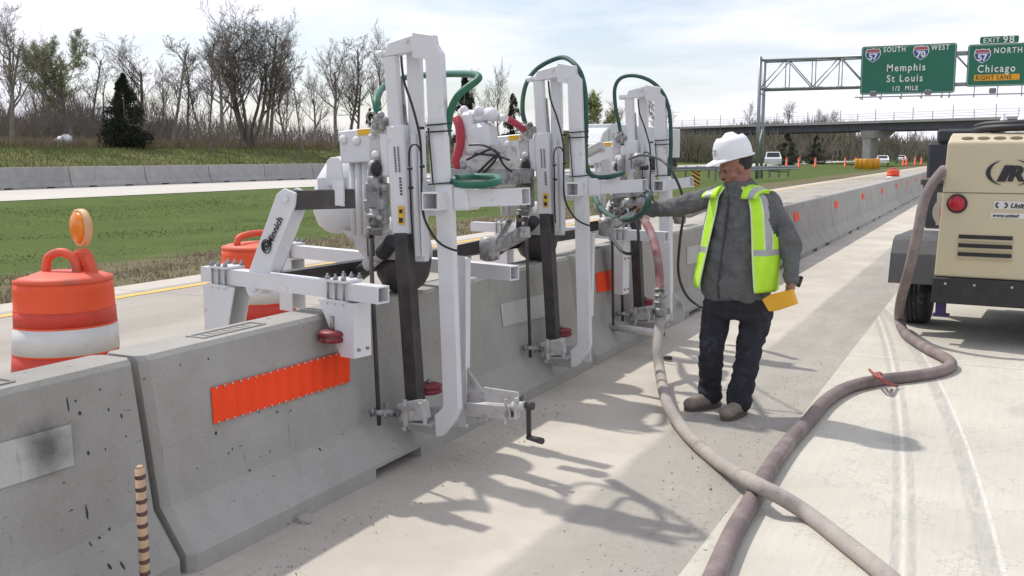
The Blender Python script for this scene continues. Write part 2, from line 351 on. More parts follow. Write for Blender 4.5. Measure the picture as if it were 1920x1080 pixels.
def solo(mb,name,m,label,cat,base,group=None):      # a thing that is one mesh, origin at its base
    s=Vector(base); mb.bm.transform(Matrix.Translation(-s)); o=mb.build(name,m); o.location=s; return tag(o,label,cat,group)
def text_mb(s,size,origin,ux,uz,depth=.004,ch=1.0,align='LEFT',sx=1.0,bold=0,shear=0):
    cu=bpy.data.curves.new('t','FONT'); cu.body=s; cu.size=size; cu.extrude=depth/2; cu.space_character=ch; cu.align_x=align; cu.offset=bold; cu.shear=shear; cu.resolution_u=3
    o=bpy.data.objects.new('t',cu); sc.collection.objects.link(o); bpy.context.view_layer.update()
    me=bpy.data.meshes.new_from_object(o.evaluated_get(bpy.context.evaluated_depsgraph_get())); bpy.data.objects.remove(o); bpy.data.curves.remove(cu)
    ux=Vector(ux).normalized(); uz=Vector(uz).normalized(); un=ux.cross(uz)
    M=Matrix(((ux.x*sx,uz.x,un.x,origin[0]),(ux.y*sx,uz.y,un.y,origin[1]),(ux.z*sx,uz.z,un.z,origin[2]),(0,0,0,1)))
    mb=MB(); mb.bm.from_mesh(me); mb.bm.transform(M); bpy.data.meshes.remove(me); return mb

# ------------------------------------------------------------ setting: terrain, roads
def gz(x,y):
    def ss(a,b,v): 
        t=max(0,min(1,(v-a)/(b-a))); return t*t*(3-2*t)
    z=0
    z-=.30*ss(-10.2,-16,x)*(1-ss(-20,-28,x)) if False else 0
    if x<-10: z=-.25*ss(10,17,-x)*(1-ss(20,27,-x))+.15*ss(20,28,-x)
    z+=2.0*ss(43,62,-x)*(1-.9*ss(95,150,y))
    return z
mb=MB(); xs=[-900,-500,-300,-200,-150,-120,-100,-90,-80]+[-75+i*1.5 for i in range(0,44)]+[-9.5,-6,0,8,12,20,40,80,150,300,600,900]; ys=[-150,-60,-30,-10,0]+[i*3 for i in range(1,50)]+[155,165,180,200,230,260,300,400,600,1000,1600,2400]
V=[[mb.bm.verts.new((x,y,gz(x,y)+(.06*noise.noise(Vector((x*.4,y*.4,0))) if -28>x>-120 or -27<x<-10.5 and x>-28 else 0)*(1 if not -41<x<-27.5 else 0)-(.02 if x>-9.8 or -41<x<-28.5 else 0))) for y in ys] for x in xs]
for i in range(len(xs)-1):
    for j in range(len(ys)-1): mb.face([V[i][j],V[i+1][j],V[i+1][j+1],V[i][j+1]])
structure(mb,'ground',MATS['grass_ground'],smooth=True)
def sheet(name,m,x0,x1,y0,y1,z,wav=0):
    mb=MB(); n_=60; prev=None
    for i in range(n_+1):
        y=y0+(y1-y0)*(i/n_)**2.2; a=mb.bm.verts.new((x0+wav*noise.noise(Vector((0,y*.5,0))),y,z)); b=mb.bm.verts.new((x1,y,z))
        if prev: mb.face([prev[0],prev[1],b,a])
        prev=(a,b)
    return structure(mb,name,m)
LE=-1.06
sheet('shoulder',MATS['shoulder'],-3.9,LE,-8,900,.0)
sheet('road',MATS['lane'],LE,7.2,-8,900,.006)
sheet('back_lane',MATS['back_lane'],-9.95,-3.9,-8,900,.0,wav=.12)
sheet('yellow_line',YL,-9.27,-9.12,-8,600,.005)
sheet('opposing_road',mat('pale_concrete',(.52,.49,.44),.9,0,.08,.3),-37.6,-29.2,-20,900,.158)
sheet('opposing_shoulder',mat('pale_shoulder',(.45,.43,.40),.9,0,.08,.3),-41,-37.6,-20,900,.154)
sheet('white_line',mat('faded_white_line',(.62,.61,.58),.8),-37.5,-37.35,-20,600,.163)

# ------------------------------------------------------------ near barrier row
TOPF=-3.01; TOPR=-3.24; HB=.86
XC=(TOPF+TOPR)/2
PROF=[(.325,0),(.325,.075),(.20,.255),(.115,HB-.02),(.098,HB)]
def barrier_mesh(mb,xc,y0,y1,z0,notches=(),prof=PROF,h0=.055,chf=.03):
    def ring(y,zb,ins=0):
        pts=[(xc+max(px-ins,.02),y,z0+(zb if z==0 else max(z,zb+.004))) for px,z in prof]; pts+= [(xc-max(px-ins,.02),y,z0+(zb if z==0 else max(z,zb+.004))) for px,z in prof[::-1]]
        return [mb.bm.verts.new(p) for p in pts]
    cuts=[y0]+[v for a in notches for v in a]+[y1]; low=False
    for i in range(len(cuts)-1):
        a,b=cuts[i],cuts[i+1]; zb=h0 if low else 0
        seq=[(a,0),(b,0)]
        if i==0: seq=[(a,chf),(a+chf,0),(b,0)]
        if i==len(cuts)-2: seq=seq[:-1]+[(b-chf,0),(b,chf)]
        rings=[ring(y,zb,ins) for y,ins in seq]
        for r1,r2 in zip(rings,rings[1:]):
            for k in range(len(r1)): mb.face([r1[k],r1[(k+1)%len(r1)],r2[(k+1)%len(r2)],r2[k]])
        if not low: mb.face(rings[0]); mb.face(rings[-1][::-1])
        low=not low
    return mb
def facex(z): # front face of near barrier at height z
    if z>=.255: return XC+.20+( .115-.20)*(z-.255)/(HB-.02-.255)
    return XC+.325-(z-.075)*.125/.18
def onface(px,py,off=.004):
    z=.5
    for _ in range(20):
        p=PX(px,py,facex(z)+off); z=p.z
    return p
Y0=2.93; SL=4.47
barrier_specs={-2:'weathered concrete barrier section behind the camera',-1:'smudged concrete barrier section with worn white patch at lower left corner of photo',0:'concrete barrier section with the long orange reflective strip under the first drill',1:'concrete barrier section with white rectangle and orange square under second and third drills'}
ordn={2:'second',3:'third',4:'fourth',5:'fifth',6:'sixth',7:'seventh',8:'eighth',9:'ninth',10:'tenth',11:'eleventh',12:'twelfth',13:'last'}
def strip(mb,pa,pb,pc,pd,n=1,amp=0,th=.004):   # pa..pb along the top, pd..pc along the bottom; ribs across
    rows=[]
    for i in range(n*4+1):
        t=i/(n*4); k=(0,amp,amp,0)[i%4] if amp else 0
        a=pa.lerp(pb,t)+Vector((k,0,0)); b=pd.lerp(pc,t)+Vector((k,0,0)); rows.append((a,b))
    F=[(mb.bm.verts.new(a+Vector((th,0,0))),mb.bm.verts.new(b+Vector((th,0,0)))) for a,b in rows]
    K=[(mb.bm.verts.new(a),mb.bm.verts.new(b)) for a,b in rows]
    for i in range(len(F)-1):
        mb.face([F[i][0],F[i+1][0],F[i+1][1],F[i][1]]); mb.face([K[i][0],K[i][1],K[i+1][1],K[i+1][0]])
        mb.face([F[i][0],K[i][0],K[i+1][0],F[i+1][0]]); mb.face([F[i][1],F[i+1][1],K[i+1][1],K[i][1]])
    mb.face([F[0][0],F[0][1],K[0][1],K[0][0]]); mb.face([F[-1][0],K[-1][0],K[-1][1],F[-1][1]])
    return mb
for k in range(-2,14):
    a=Y0+k*SL; b=a+SL-.035; cy=a+SL/2
    lab=barrier_specs.get(k) or ('concrete barrier section with orange square, %s beyond the worker towards the overpass'%ordn.get(k,'far'))
    if k==2: lab='concrete barrier section passing behind the worker with a pale rectangle beside his vest'
    t_=thing('concrete_barrier',(XC,a,0),lab,'barrier','concrete barriers beside the drilling work')
    xo=-.0009*max(0,k-3)**2*SL*.5
    mb=MB(); barrier_mesh(mb,XC+xo,a,b,0,((a+1.32,a+1.77),(b-1.77,b-1.32)))
    mb.build('barrier_body',MATS['concrete'],t_)
    if k<4:
        for yy in (a+.42,b-.9):
            mb=MB()
            for s_ in (-1,1): mb.box((XC+s_*.045,yy+.2,HB+.003),(.010,.42,.006))
            for e in (0,.41): mb.box((XC,yy+e,HB+.003),(.08,.010,.006))
            for q in range(7): mb.box((XC,yy+.06+q*.045,HB+.002),(.05,.012,.004))
            mb.build('cast_panel',MATS['concrete'],t_)
        # lifting pocket stain near foot
    if k==0:
        mb=MB(); strip(mb,onface(395,727),onface(655,655),onface(655,716),onface(400,795),11,.004)
        mb.use(ORL); mb.use(DENT)
        A,B,C_,D=onface(395,727),onface(655,655),onface(655,716),onface(400,795)
        for i in range(20):
            t=(i+.5)/20
            for q in (A.lerp(B,t)+Vector((0,0,-.004)),D.lerp(C_,t)+Vector((0,0,.004))): mb.cyl(q+Vector((.002,0,0)),q+Vector((.012,0,0)),.0055,n=6)
        mb.build('reflective_strip',None,t_)
        mb=MB(); strip(mb,onface(938,570),onface(1045,545),onface(1047,587),onface(943,613),1,0,.003); tag(mb.build('reflective_strip',mat('dull_sheeting',(.47,.47,.455),.6,0,.06,8,dirt=(.38,.37,.35),dscale=9,dpos=.6),t_),'faded white reflective rectangle')
    elif k==1:
        mb=MB(); strip(mb,onface(1117,512),onface(1163,502),onface(1163,540),onface(1120,548),3,.003); mb.build('reflective_strip',ORL,t_)
    elif k==-1:
        mb=MB(); strip(mb,onface(-90,855),onface(132,795),onface(138,872),onface(-90,945),2,.001,.003); tag(mb.build('reflective_strip',MATS['concrete_patch'],t_),'worn grey white reflective patch with dark smudge')
    elif k==2:
        mb=MB(); strip(mb,onface(1288,463),onface(1318,457),onface(1318,490),onface(1288,496),1,0,.003); mb.build('reflective_strip',MATS['dull_sheeting'],t_)
    elif k>=3:
        mb=MB(); y_=a+.45; 
        zt,zb_=.72,.58
        P=[Vector((facex(z)+.004+xo,yy,z)) for z,yy in ((zt,y_),(zt,y_+.42),(zb_,y_+.42),(zb_,y_))]
        strip(mb,*P,2,.003); mb.build('reflective_strip',ORL,t_)
# dark smudge and pocket dents (dirt with its own shape)
SM=mat('smudge',(.085,.08,.075),.95,0,.3,8)

# ------------------------------------------------------------ far barrier row (opposing carriageway)
FB=[(.30,0),(.30,.08),(.19,.27),(.11,.93),(.09,.95)]
mb=MB(); barrier_mesh(mb,0,0,4.54,0,((.9,1.4),(3.1,3.6)),prof=FB,h0=.06); proto=None
for i,k in enumerate(range(-1,9)):
    y=33.6+k*4.58-2*4.58
    if proto is None: proto=mb.build('concrete_barrier',MATS['old_concrete']); o=proto
    else: o=proto.copy(); sc.collection.objects.link(o)
    o.location=(-38.6,y,.158)
    if k<-1: lab='far roadside concrete barrier section beyond the left edge of the photo'
    elif k<9: lab='weathered grey barrier section below the woods, %s from the left edge of the photo'%(['first','second','third','fourth','fifth','sixth','seventh','eighth','ninth','tenth'][k+1])
    else: lab='weathered grey barrier section of the far roadside row, hidden behind the white drills'
    tag(o,lab,'barrier','concrete barriers on the far roadside')

# ------------------------------------------------------------ traffic drums
def drum(loc,h=.92,r=.29,rz=0,light=False,label='',group='orange traffic drums',dent=False,prop=None):
    t_=thing('traffic_drum',loc,label,'traffic drum',group); L_=Vector(loc)
    prof=[(.60,0),(.60,.11),(.5,.13),(.485,.2),(.475,.215),(.47,.34),(.465,.36),(.455,.49),(.46,.50),(.455,.65),(.45,.66),(.445,.745),(.44,.75),(.435,.86),(.43,.915)]
    K=r/.45
    def seg(a,b,m,name,fl):
        mb=MB(); pr=[(rr*K,z*h/.92) for rr,z in prof if a-1e-6<=z<=b+1e-6]
        mb.lathe(L_,pr,30,M=Matrix.Rotation(rz,3,'Z'))
        if fl or dent:
            d=Vector((-.97,-.25,0))
            for v in mb.bm.verts:
                q=v.co-L_
                k=q.xy.dot(d.xy)
                if k>r*.55 and q.z>.5*h and dent: v.co-=d*(k-r*.55)*.45*min(1,(q.z-.5*h)/(.2*h))
        return mb.build(name,m,t_)
    seg(0,.2,BK,'rubber_base',0)
    mb=MB()
    seg(.2,.215,ORG,'barrel_skirt',0)
    seg(.215,.34,WS,'white_band',0)
    seg(.34,.36,ORG,'rib',0)
    seg(.36,.49,ORS,'orange_band',0)
    seg(.49,.50,ORG,'rib',0)
    seg(.50,.65,WS,'white_band',0)
    seg(.65,.66,ORG,'rib',0)
    seg(.66,.745,ORS,'orange_band',0)
    seg(.745,.915,ORG,'barrel_top',0)
    mb=MB(); mb.lathe(L_,[(.435*K,.905*h/.92),(.435*K,.925*h/.92),(.36*K,.94*h/.92),(.2*K,.955*h/.92),(.02,.96*h/.92)],30); 
    if dent:
        d=Vector((-.97,-.25,0))
        for v in mb.bm.verts:
            k=(v.co-L_).xy.dot(d.xy)
            if k>r*.55: v.co-=d*(k-r*.55)*.45; v.co.z-=.015
    lid=mb.build('lid',ORT,t_)
    mb=MB(); u=Vector((math.cos(rz+1.0),math.sin(rz+1.0),0)); zt=.955*h/.92
    base=L_+Vector((0,0,zt))
    hw=.55 if light else 1.15; hh_=1.0 if light else .62
    pts=[base-u*.17*hw+Vector((0,0,-.01)),base-u*.145*hw+Vector((0,0,.075*hh_)),base-u*.05*hw+Vector((0,0,.11*hh_)),base+u*.05*hw+Vector((0,0,.11*hh_)),base+u*.145*hw+Vector((0,0,.07*hh_)),base+u*.17*hw+Vector((0,0,-.01))]
    mb.tube(pts,.026,8); mb.build('handle',ORT,t_)
    if light:
        f=Vector((-.55,-.85,0)).normalized()
        f=(Vector((0,0,0))-Vector((loc[0],loc[1],0))).normalized(); f=(Matrix.Rotation(R(-68),3,'Z')@f)
        c0=base+Vector((.07,.10,.0))
        mb=MB(); mb.box(c0+Vector((0,0,.07)),(.10,.07,.12),bev=.02); mb.prism([c0+Vector((-.07,-.03,-.01)),c0+Vector((.09,-.03,-.01)),c0+Vector((.05,-.03,.10)),c0+Vector((-.03,-.03,.10))],(0,.06,0)); lb=mb.build('light_housing',ORT,t_)
        cc=c0+Vector((0,0,.255)); M=f.to_track_quat('Z','Y').to_matrix()
        mb=MB(); mb.lathe(cc,[(.100,-.022),(.112,-.018),(.112,.018),(.102,.022)],28,M=M); mb.build('lamp_ring',mat('pale_orange_ring',(.72,.42,.22),.5),t_)
        for s_ in (1,):
            mb=MB(); mb.lathe(cc,[(.097,.018),(.088,.034),(.06,.044),(.01,.048)],28,M=M); mb.lathe(cc,[(.097,-.018),(.088,-.032),(.06,-.04),(.01,-.044)],28,M=M); mb.build('lens',AMB,t_)
    return t_

drum((-4.98,4.25,0),.93,.295,R(-35),True,'orange traffic drum with amber warning light and dented side',dent=True)
drum((-5.28,6.38,0),.93,.285,R(20),False,'orange traffic drum standing behind the white angled arm of the drill frame')
_p=PF(1675,320,47); drum((_p.x,_p.y,0),.93,.28,0,False,'orange traffic drum standing just behind the barrier row to the right of the worker')

# striped flexible post
b0=PX(262,877,-2.60); bx,by=b0.x,b0.y
t_=thing('striped_marker',(bx,by,0),'thin buff marker post with dark brown bands before the barrier joint','marker post')
mb=MB(); mb.cyl((bx,by,0),(bx,by,b0.z),.017,n=12); mb.cyl((bx,by,b0.z),(bx,by,b0.z+.008),.017,.008,n=12); mb.build('post',POL,t_)
mb=MB(); z=b0.z-.03
while z>.02:
    u=Matrix.Rotation(R(12),3,'X')
    mb.lathe((bx,by,z),[(.0178,-.008),(.0186,-.006),(.0186,.006),(.0178,.008)],12,M=u); z-=.043
mb.build('band',POD,t_)

# ------------------------------------------------------------ drill units
def PR(p,d,): return p
def make_unit(loc_y,full=True):
    Y0_=4.57
    P=lambda px,py,d=0: PP(px,py,Y0_+d)
    base=Vector((-2.62,Y0_,0))
    t_=thing('barrier_drill',base,'','drill','pneumatic drills hung on the barrier')
    V=Vector
    up=V((0,1,0))
    # left column and sleeve
    mb=MB(); mb.bar(P(734,104),P(743,240),.074,.05,up=(0,1,0),bev=.008); mb.build('front_column',W,t_)
    mb=MB(); mb.bar(P(745,234),P(756,440),.105,.075,up=(0,1,0),bev=.012); mb.bar(P(724,250),P(729,330),.05,.06,up=(0,1,0),bev=.006); sl_=mb.build('sleeve',W,t_)
    # small print and labels on the sleeve (front face)
    a=P(742,236,-.062); dz=(P(757,440,-.062)-P(742,236,-.062)).normalized(); ux=V((1,-.1,0)).normalized()
    for i,(px,n_) in enumerate(((739,7),(744,6))):
        mb=MB(); q=P(px,276,-.042)
        for j in range(16): mb.box(q+dz*(j*.0085)+ux*.006*i,(.007+.003*((j*7)%3)*.3,.002,.0055))
        mb.build('small_print',SK,t_)
    mb=MB(); q=P(750,335,-.042)
    for j in range(6): mb.box(q+dz*j*.016,(.012,.002,.009))
    mb.build('small_print',SK,t_)
    mb=MB(); q=P(752,404,-.043); mb.box(q,(.034,.003,.095)); lb=mb.build('warning_label',LBL,t_)
    mb=MB(); mb.box(q+V((0,-.0025,.022)),(.018,.002,.02)); mb.box(q+V((0,-.0025,-.025)),(.022,.002,.025)); mb.build('label_mark',SK,lb)
    # dark inner tube
    mb=MB(); mb.bar(P(757,436,.0),P(779,752,.0),.080,.080,up=(0,1,0),bev=.004); mb.build('dark_guide_tube',DK,t_)
    # grey chain strip + middle column
    mb=MB()
    for i in range(26):
        f=i/25; q=P(752+9*f,150+90*f,.03); mb.box(q,(.018,.02,.012 if i%2 else .006))
    mb.build('chain',CAST,t_)
    mb=MB(); mb.bar(P(777,98,.06),P(790,490,.06),.080,.045,up=(0,1,0),bev=.006); mb.bar(P(775,250,.02),P(784,480,.02),.02,.02,up=(0,1,0)); mb.bar(P(790,300,.0),P(797,480,.0),.02,.03,up=(0,1,0)); mb.build('inner_column',W,t_)
    # right column with sloping head
    A=[P(800,62,-.045),P(815,62,-.045),P(816,82,-.045),P(833,100,-.045),P(842,345,-.045),P(808,345,-.045)]
    A=[P(*q,-.045) for q in ((772,59),(812,65),(812,84),(826,99),(838,346),(806,346),(799,114),(797,109),(772,109))]
    mb=MB(); mb.prism(A,(0.004,.045,0),.005); mb.build('rear_column',W,t_)
    A=[P(*q,-.03) for q in ((719,104),(728,80),(776,64),(776,96),(722,106))]
    mb=MB(); mb.prism(A,(.006,.06,0),.004); mb.cyl(P(760,75,-.035),P(760,75,-.05),.012); mb.cyl(P(708,102,-.01),P(722,101,-.01),.02); mb.build('head_cap',W,t_)
    # post below beam and bent foot
    A=[P(*q,-.05) for q in ((815,346),(845,346),(846,393),(860,768),(850,790),(828,818),(816,820),(814,778),(833,764),(817,393))]
    mb=MB(); mb.prism(A,(.004,.04,0),.005); mb.build('front_post',W,t_)
    mb=MB(); mb.prism([P(*q,.06) for q in ((762,770),(836,760),(828,820),(765,806))],(.002,.02,0)); mb.box(P(800,790,.0),(.13,.14,.01)); mb.build('foot_plate',W2,t_)
    # second leg plate and gusset
    mb=MB(); mb.bar(P(863,480,.22),P(868,800,.22),.055,.012,up=(0,1,0)); mb.bar(P(877,486,.22),P(876,690,.22),.008,.05,up=(0,1,0)); mb.build('rear_leg',W,t_)
    mb=MB(); mb.prism([P(*q,.18) for q in ((876,692),(914,745),(912,790),(874,796))],(.001,.008,0)); mb.build('gusset_plate',W2,t_)
    # arm carrying the crank
    mb=MB(); mb.bar(P(880,765,.16),P(965,772,.1),.07,.075,up=(0,1,0),hollow=.006); mb.bar(P(908,738,.12),P(972,748,.08),.07,.012,up=(0,1,0)); mb.box(P(948,772,.06),(.012,.012,.13)); mb.box(P(968,766,.06),(.012,.03,.11)); mb.build('crank_bracket',W2,t_)
    mb=MB(); mb.cyl(P(962,762,.07),P(990,762,.07),.026); mb.build('shaft_collar',W2,t_)
    mb=MB(); mb.cyl(P(986,760,.06),P(1000,762,.06),.02); mb.bar(P(991,762,.05),P(992,820,.05),.022,.014,up=(0,1,0)); mb.cyl(P(990,820,.05),P(1016,827,-.02),.013,.017); mb.build('crank_handle',DK,t_)
    # upper box beam: short open tube to the front and bar out to the side
    mb=MB(); c=P(821,376,-.05); mb.bar(c+V((.012,-.10,0)),c+V((.012,.09,0)),.095,.09,hollow=.008); mb.build('tube_socket',W,t_)
    c1=P(840,374,.03); c2=P(986,368,.03)
    mb=MB(); mb.bar(c1,c2,.085,.085,hollow=.007); mb.build('upper_beam',W,t_)
    mb=MB(); mb.bar(P(861,372,.03),P(888,371,.03),.122,.122,bev=.01); mb.build('beam_sleeve',W,t_)
    mb=MB(); mb.bar(P(806,335,.08),P(850,333,.08),.06,.012); mb.bar(P(800,340,-.02),P(806,405,-.02),.02,.12,up=(0,1,0)); mb.build('mount_plate',W,t_)
    # head block on the left
    mb=MB(); mb.prism([P(*q,.05) for q in ((634,246),(696,239),(702,303),(638,306))],(.012,.12,0),.006); hb=mb.build('head_block',W,t_)
    mb=MB(); mb.prism([P(*q,.045) for q in ((670,243),(693,241),(694,252),(671,254))],(0,.003,0)); mb.build('warning_label',LBL,t_)
    for q in ((643,262),(668,264)):
        mb=MB(); mb.ball(P(*q,.04),.025,2,(1,.6,1)); mb.build('bolt_boss',W,hb)
    mb=MB(); mb.bar(P(700,240,.02),P(720,246,.02),.05,.06); mb.bar(P(706,250,.03),P(714,440,.03),.09,.05,up=(0,1,0),bev=.01); mb.build('carriage_plate',W2,t_)
    # twin white air cylinders under the block
    for px in (660,672,683):
        mb=MB(); mb.cyl(P(px,304,.1),P(px+4,440,.1),.016 if px!=672 else .021,n=12); mb.build('air_cylinder',W,t_)
    # fittings (valves)
    mb=MB(); rnd=random.Random(4)
    for q in ((706,222),(714,216),(722,226),(704,236),(716,238)): mb.ball(P(*q,-.03),.022,2); 
    mb.cyl(P(700,228,-.03),P(728,232,-.03),.013); mb.cyl(P(714,212,-.03),P(715,246,-.03),.013)
    mb.build('valve_body',CAST,t_)
    mb=MB(); c=P(699,220,-.03); mb.tube([c+V((math.cos(a)*.028,-.01,math.sin(a)*.028)) for a in [i*math.pi/5 for i in range(11)]],.005,6); mb.build('ring_clip',G,t_)
    # cast rock drill body
    mb=MB()
    mb.cyl(P(702,300,.0),P(706,345,.0),.034,.044,16); mb.lathe(P(706,345,0),[(.045,-.05),(.052,-.02),(.052,.03),(.035,.05)],16)
    mb.bar(P(703,340,.0),P(708,392,.0),.085,.09,up=(0,1,0),bev=.012); mb.bar(P(692,348,.0),P(697,430,.0),.03,.05,up=(0,1,0),bev=.006); mb.bar(P(721,345,.0),P(723,420,.0),.03,.05,up=(0,1,0),bev=.006)
    mb.cyl(P(708,390,.0),P(704,440,.0),.052,.036,16); mb.cyl(P(688,352,-.02),P(724,348,-.02),.016); mb.bar(P(684,385,-.03),P(720,383,-.03),.022,.06,bev=.005)
    mb.lathe(P(706,404,-.01),[(.05,-.012),(.058,0),(.05,.012)],16); mb.lathe(P(704,428,-.01),[(.044,-.01),(.05,0),(.044,.01)],16)
    mb.ball(P(712,408,-.04),.022,2); mb.ball(P(696,412,-.04),.018,2); mb.ball(P(722,352,-.05),.02,2)
    mb.build('drill_motor',CAST,t_)
    mb=MB(); mb.ball(P(705,316,-.05),.036,2,(1,.35,1.2)); mb.build('intake_mouth',BK,t_)
    mb=MB(); mb.ball(P(704,290,-.03),.022,2); mb.build('cap_knob',W,t_)
    mb=MB(); mb.cyl(P(694,436,.0),P(696,480,.0),.021); mb.build('chuck',DK,t_)
    mb=MB(); mb.cyl(P(694,448,-.27),P(711,797,-.27),.0115); mb.bar(P(694,452,-.27),P(696,452,.0),.03,.03); mb.build('drill_steel',G if False else DK,t_)
    # steady guide at the bottom of the tube
    mb=MB(); mb.bar(P(702,772,-.27),P(760,771,-.05),.022,.022); mb.cyl(P(694,775,-.28),P(705,770,-.27),.020); mb.box(P(723,762,-.19),(.02,.02,.04)); mb.lathe(P(709,773,-.27),[(.012,-.015),(.024,-.01),(.024,.01),(.012,.015)],10)
    for px in (716,730,742): mb.cyl(P(px,778,-.22+(px-716)*.004),P(px+4,778,-.2+(px-716)*.004),.014)
    mb.build('steel_guide',CAST,t_)
    mb=MB(); mb.bar(P(752,772,-.05),P(800,769,-.05),.075,.10,bev=.008); mb.bar(P(759,750,-.11),P(761,800,-.11),.016,.02,up=(0,1,0)); mb.bar(P(796,750,-.1),P(797,795,-.1),.012,.02,up=(0,1,0)); mb.cyl(P(757,800,-.1),P(759,808,-.1),.012); mb.bar(P(765,754,-.11),P(792,751,-.11),.012,.012); mb.build('guide_clamp',W2,t_)
    # red guide roller on the barrier side
    c=P(804,728,.12); mb=MB(); mb.lathe(c,[(.0,-.028),(.055,-.028),(.072,-.02),(.072,-.008),(.060,0),(.072,.008),(.072,.02),(.055,.028),(0,.028)],24); rr=mb.build('guide_roller',RW,t_)
    mb=MB(); mb.cyl(c+V((0,0,.02)),c+V((0,0,.05)),.012,n=8); mb.build('axle_bolt',G,rr)
    # dust bowl (dark) behind the tube and white hood over it
    c=V((-3.09,Y0_+.44,HB+.15)); 
    mb=MB(); mb.lathe(c,[(.02,-.145),(.07,-.14),(.12,-.105),(.15,-.05),(.165,.03),(.165,.06)],26); mb.build('dust_bowl',DK,t_)
    mb=MB(); mb.lathe(c,[(.17,.055),(.172,.10),(.15,.20),(.11,.27),(.06,.29),(.01,.295)],26); mb.build('dust_hood',W2,t_)
    # diagonal dust pipe and hub
    mb=MB(); a1=P(655,520,.28); mb.tube([P(660,525,.25),P(690,500,.2),P(722,470,.12),P(735,452,.08)],.042,12); mb.build('dust_pipe',BK,t_)
    mb=MB(); mb.cyl(P(692,496,.19),P(716,474,.13),.044,n=14); mb.build('pipe_sleeve',W2,t_)
    # cable loops
    mb=MB(); mb.tube([P(752,104,-.06),P(757,150,-.07),P(772,195,-.075),P(786,250,-.08),P(790,300,-.08),P(791,370,-.08),P(796,410,-.09),P(820,452,-.10),P(852,469,-.10),P(868,467,-.08)],.0065,6); mb.build('black_cable',BC,t_)
    mb=MB(); mb.tube([P(775,460,-.05),P(771,400,-.07),P(769,340,-.08),P(767,290,-.08),P(772,273,-.08),P(782,272,-.08),P(789,285,-.085)],.005,6); mb.build('black_cable',BC,t_)
    mb=MB()
    for q in ((768,316),(791,312),(770,352),(790,240)): mb.cyl(P(q[0]-3,q[1],-.085),P(q[0]+4,q[1],-.085),.008,n=6)
    mb.build('cable_tie',BC,t_)
    mb=MB(); mb.bar(P(800,235,-.06),P(848,231,-.055),.008,.008); mb.bar(P(800,248,-.06),P(848,245,-.055),.008,.008); mb.bar(P(804,346,-.06),P(850,342,-.055),.007,.007); mb.bar(P(803,240,-.06),P(812,345,-.06),.006,.006); mb.build('hose_strap',BC,t_)
    # connector pipe toward next unit
    mb=MB(); mb.bar(P(866,470,.5),P(905,462,.5),.07,.07); mb.build('link_tube',DK,t_)
    mb=MB(); mb.lathe(P(918,466,.5),[(.03,-.07),(.055,-.06),(.06,.03),(.05,.06),(.02,.07)],14); mb.build('link_knuckle',CAST,t_)
    mb=MB(); mb.bar(P(936,462,.45),P(985,435,.2),.055,.055); mb.bar(P(934,452,.45),P(958,412,.3),.02,.02,up=(0,1,0)); mb.build('link_arm',CAST,t_)
    return t_
U1=make_unit(0)
mb=None
U=[U1]
for dx,dy,dz,rz in ((-.03,1.95,0,0),(-.03,3.86,-.03,0)):
    c=copy_tree(U1); c.location=U1.location+Vector((dx,dy,dz)); U.append(c)
U[0]['label']='nearest white drill rig with green hose bent sharply and coiled over its beam'
U[1]['label']='middle white drill rig between the nearest rig and the rig beside the worker'
U[2]['label']='farthest white drill rig, beside the worker\'s outstretched arm, with a hose arching over its top'
for u_ in U[1:]:
    for ch in list(u_.children):
        n0=ch.name.split('.')[0]
        if n0 in ('crank_bracket','crank_handle','shaft_collar') or (n0 in('upper_beam','beam_sleeve') and u_ is U[2]) or (n0=='gusset_plate' and u_ is U[1]):
            for g_ in list(ch.children): bpy.data.objects.remove(g_)
            bpy.data.objects.remove(ch)
mb=MB(); mb.bar(PP(1225,350,8.45),PP(1297,341,8.45),.085,.085,hollow=.007); mb.build('upper_beam',W,U[2])
mb=MB(); mb.bar(PP(1228,349,8.45),PP(1258,346,8.45),.108,.108,bev=.01); mb.build('beam_sleeve',W,U[2])
# hoses of each unit
def part_tube(u,name,m,pts,r,n=10,lab=None):
    mb=MB(); mb.tube(pts,r,n,6); o=mb.build(name,m,u)
    if lab: o['label']=lab
    return o
q=lambda y:(lambda px,py,d=0: PP(px,py,y+d))
P1=q(4.57); P2=q(6.53); P3=q(8.42)
part_tube(U[0],'green_hose',GH,[P1(712,225),P1(705,195),P1(708,178,.1),P1(722,162,.35),P1(760,145,.5),P1(830,139,.4),P1(880,139,.2),P1(897,143,.1),P1(893,152,.05),P1(862,176,0),P1(846,205,0),P1(840,240),P1(835,290),P1(838,325),P1(850,343),P1(890,347,-.05),P1(930,342,0),P1(932,333,.2),P1(890,331,.3),P1(855,334,.1)],.0185)
part_tube(U[1],'green_hose',GH2,[P2(985,232),P2(980,210),P2(981,180,.05),P2(990,150,.1),P2(1012,125,.2),P2(1050,108,.2),P2(1073,116,.05),P2(1090,140,0),P2(1098,180),P2(1099,230),P2(1098,280),P2(1100,312),P2(1112,330),P2(1140,332,-.05),P2(1170,324)],.0165)
part_tube(U[2],'green_hose',GH2,[P3(1170,290),P3(1162,240,.0),P3(1154,200),P3(1153,165),P3(1165,146),P3(1190,142),P3(1220,152),P3(1243,175),P3(1255,210),P3(1258,260),P3(1257,300),P3(1254,335)],.0165)
part_tube(U[2],'green_hose',GH2,[q(8.1)(1112,362),q(7.6)(1125,388),q(7.1)(1150,408),q(6.75)(1180,411),q(6.5)(1203,400),q(6.45)(1215,380),q(6.6)(1213,362),q(7.4)(1200,352)],.022,10,'dark green hose gripped by the worker')
part_tube(U[2],'black_hose',BK,[q(8.0)(1112,365),q(7.6)(1135,425),q(7.3)(1163,468),q(7.2)(1185,474),q(7.2)(1197,450),q(7.3)(1192,400)],.012)
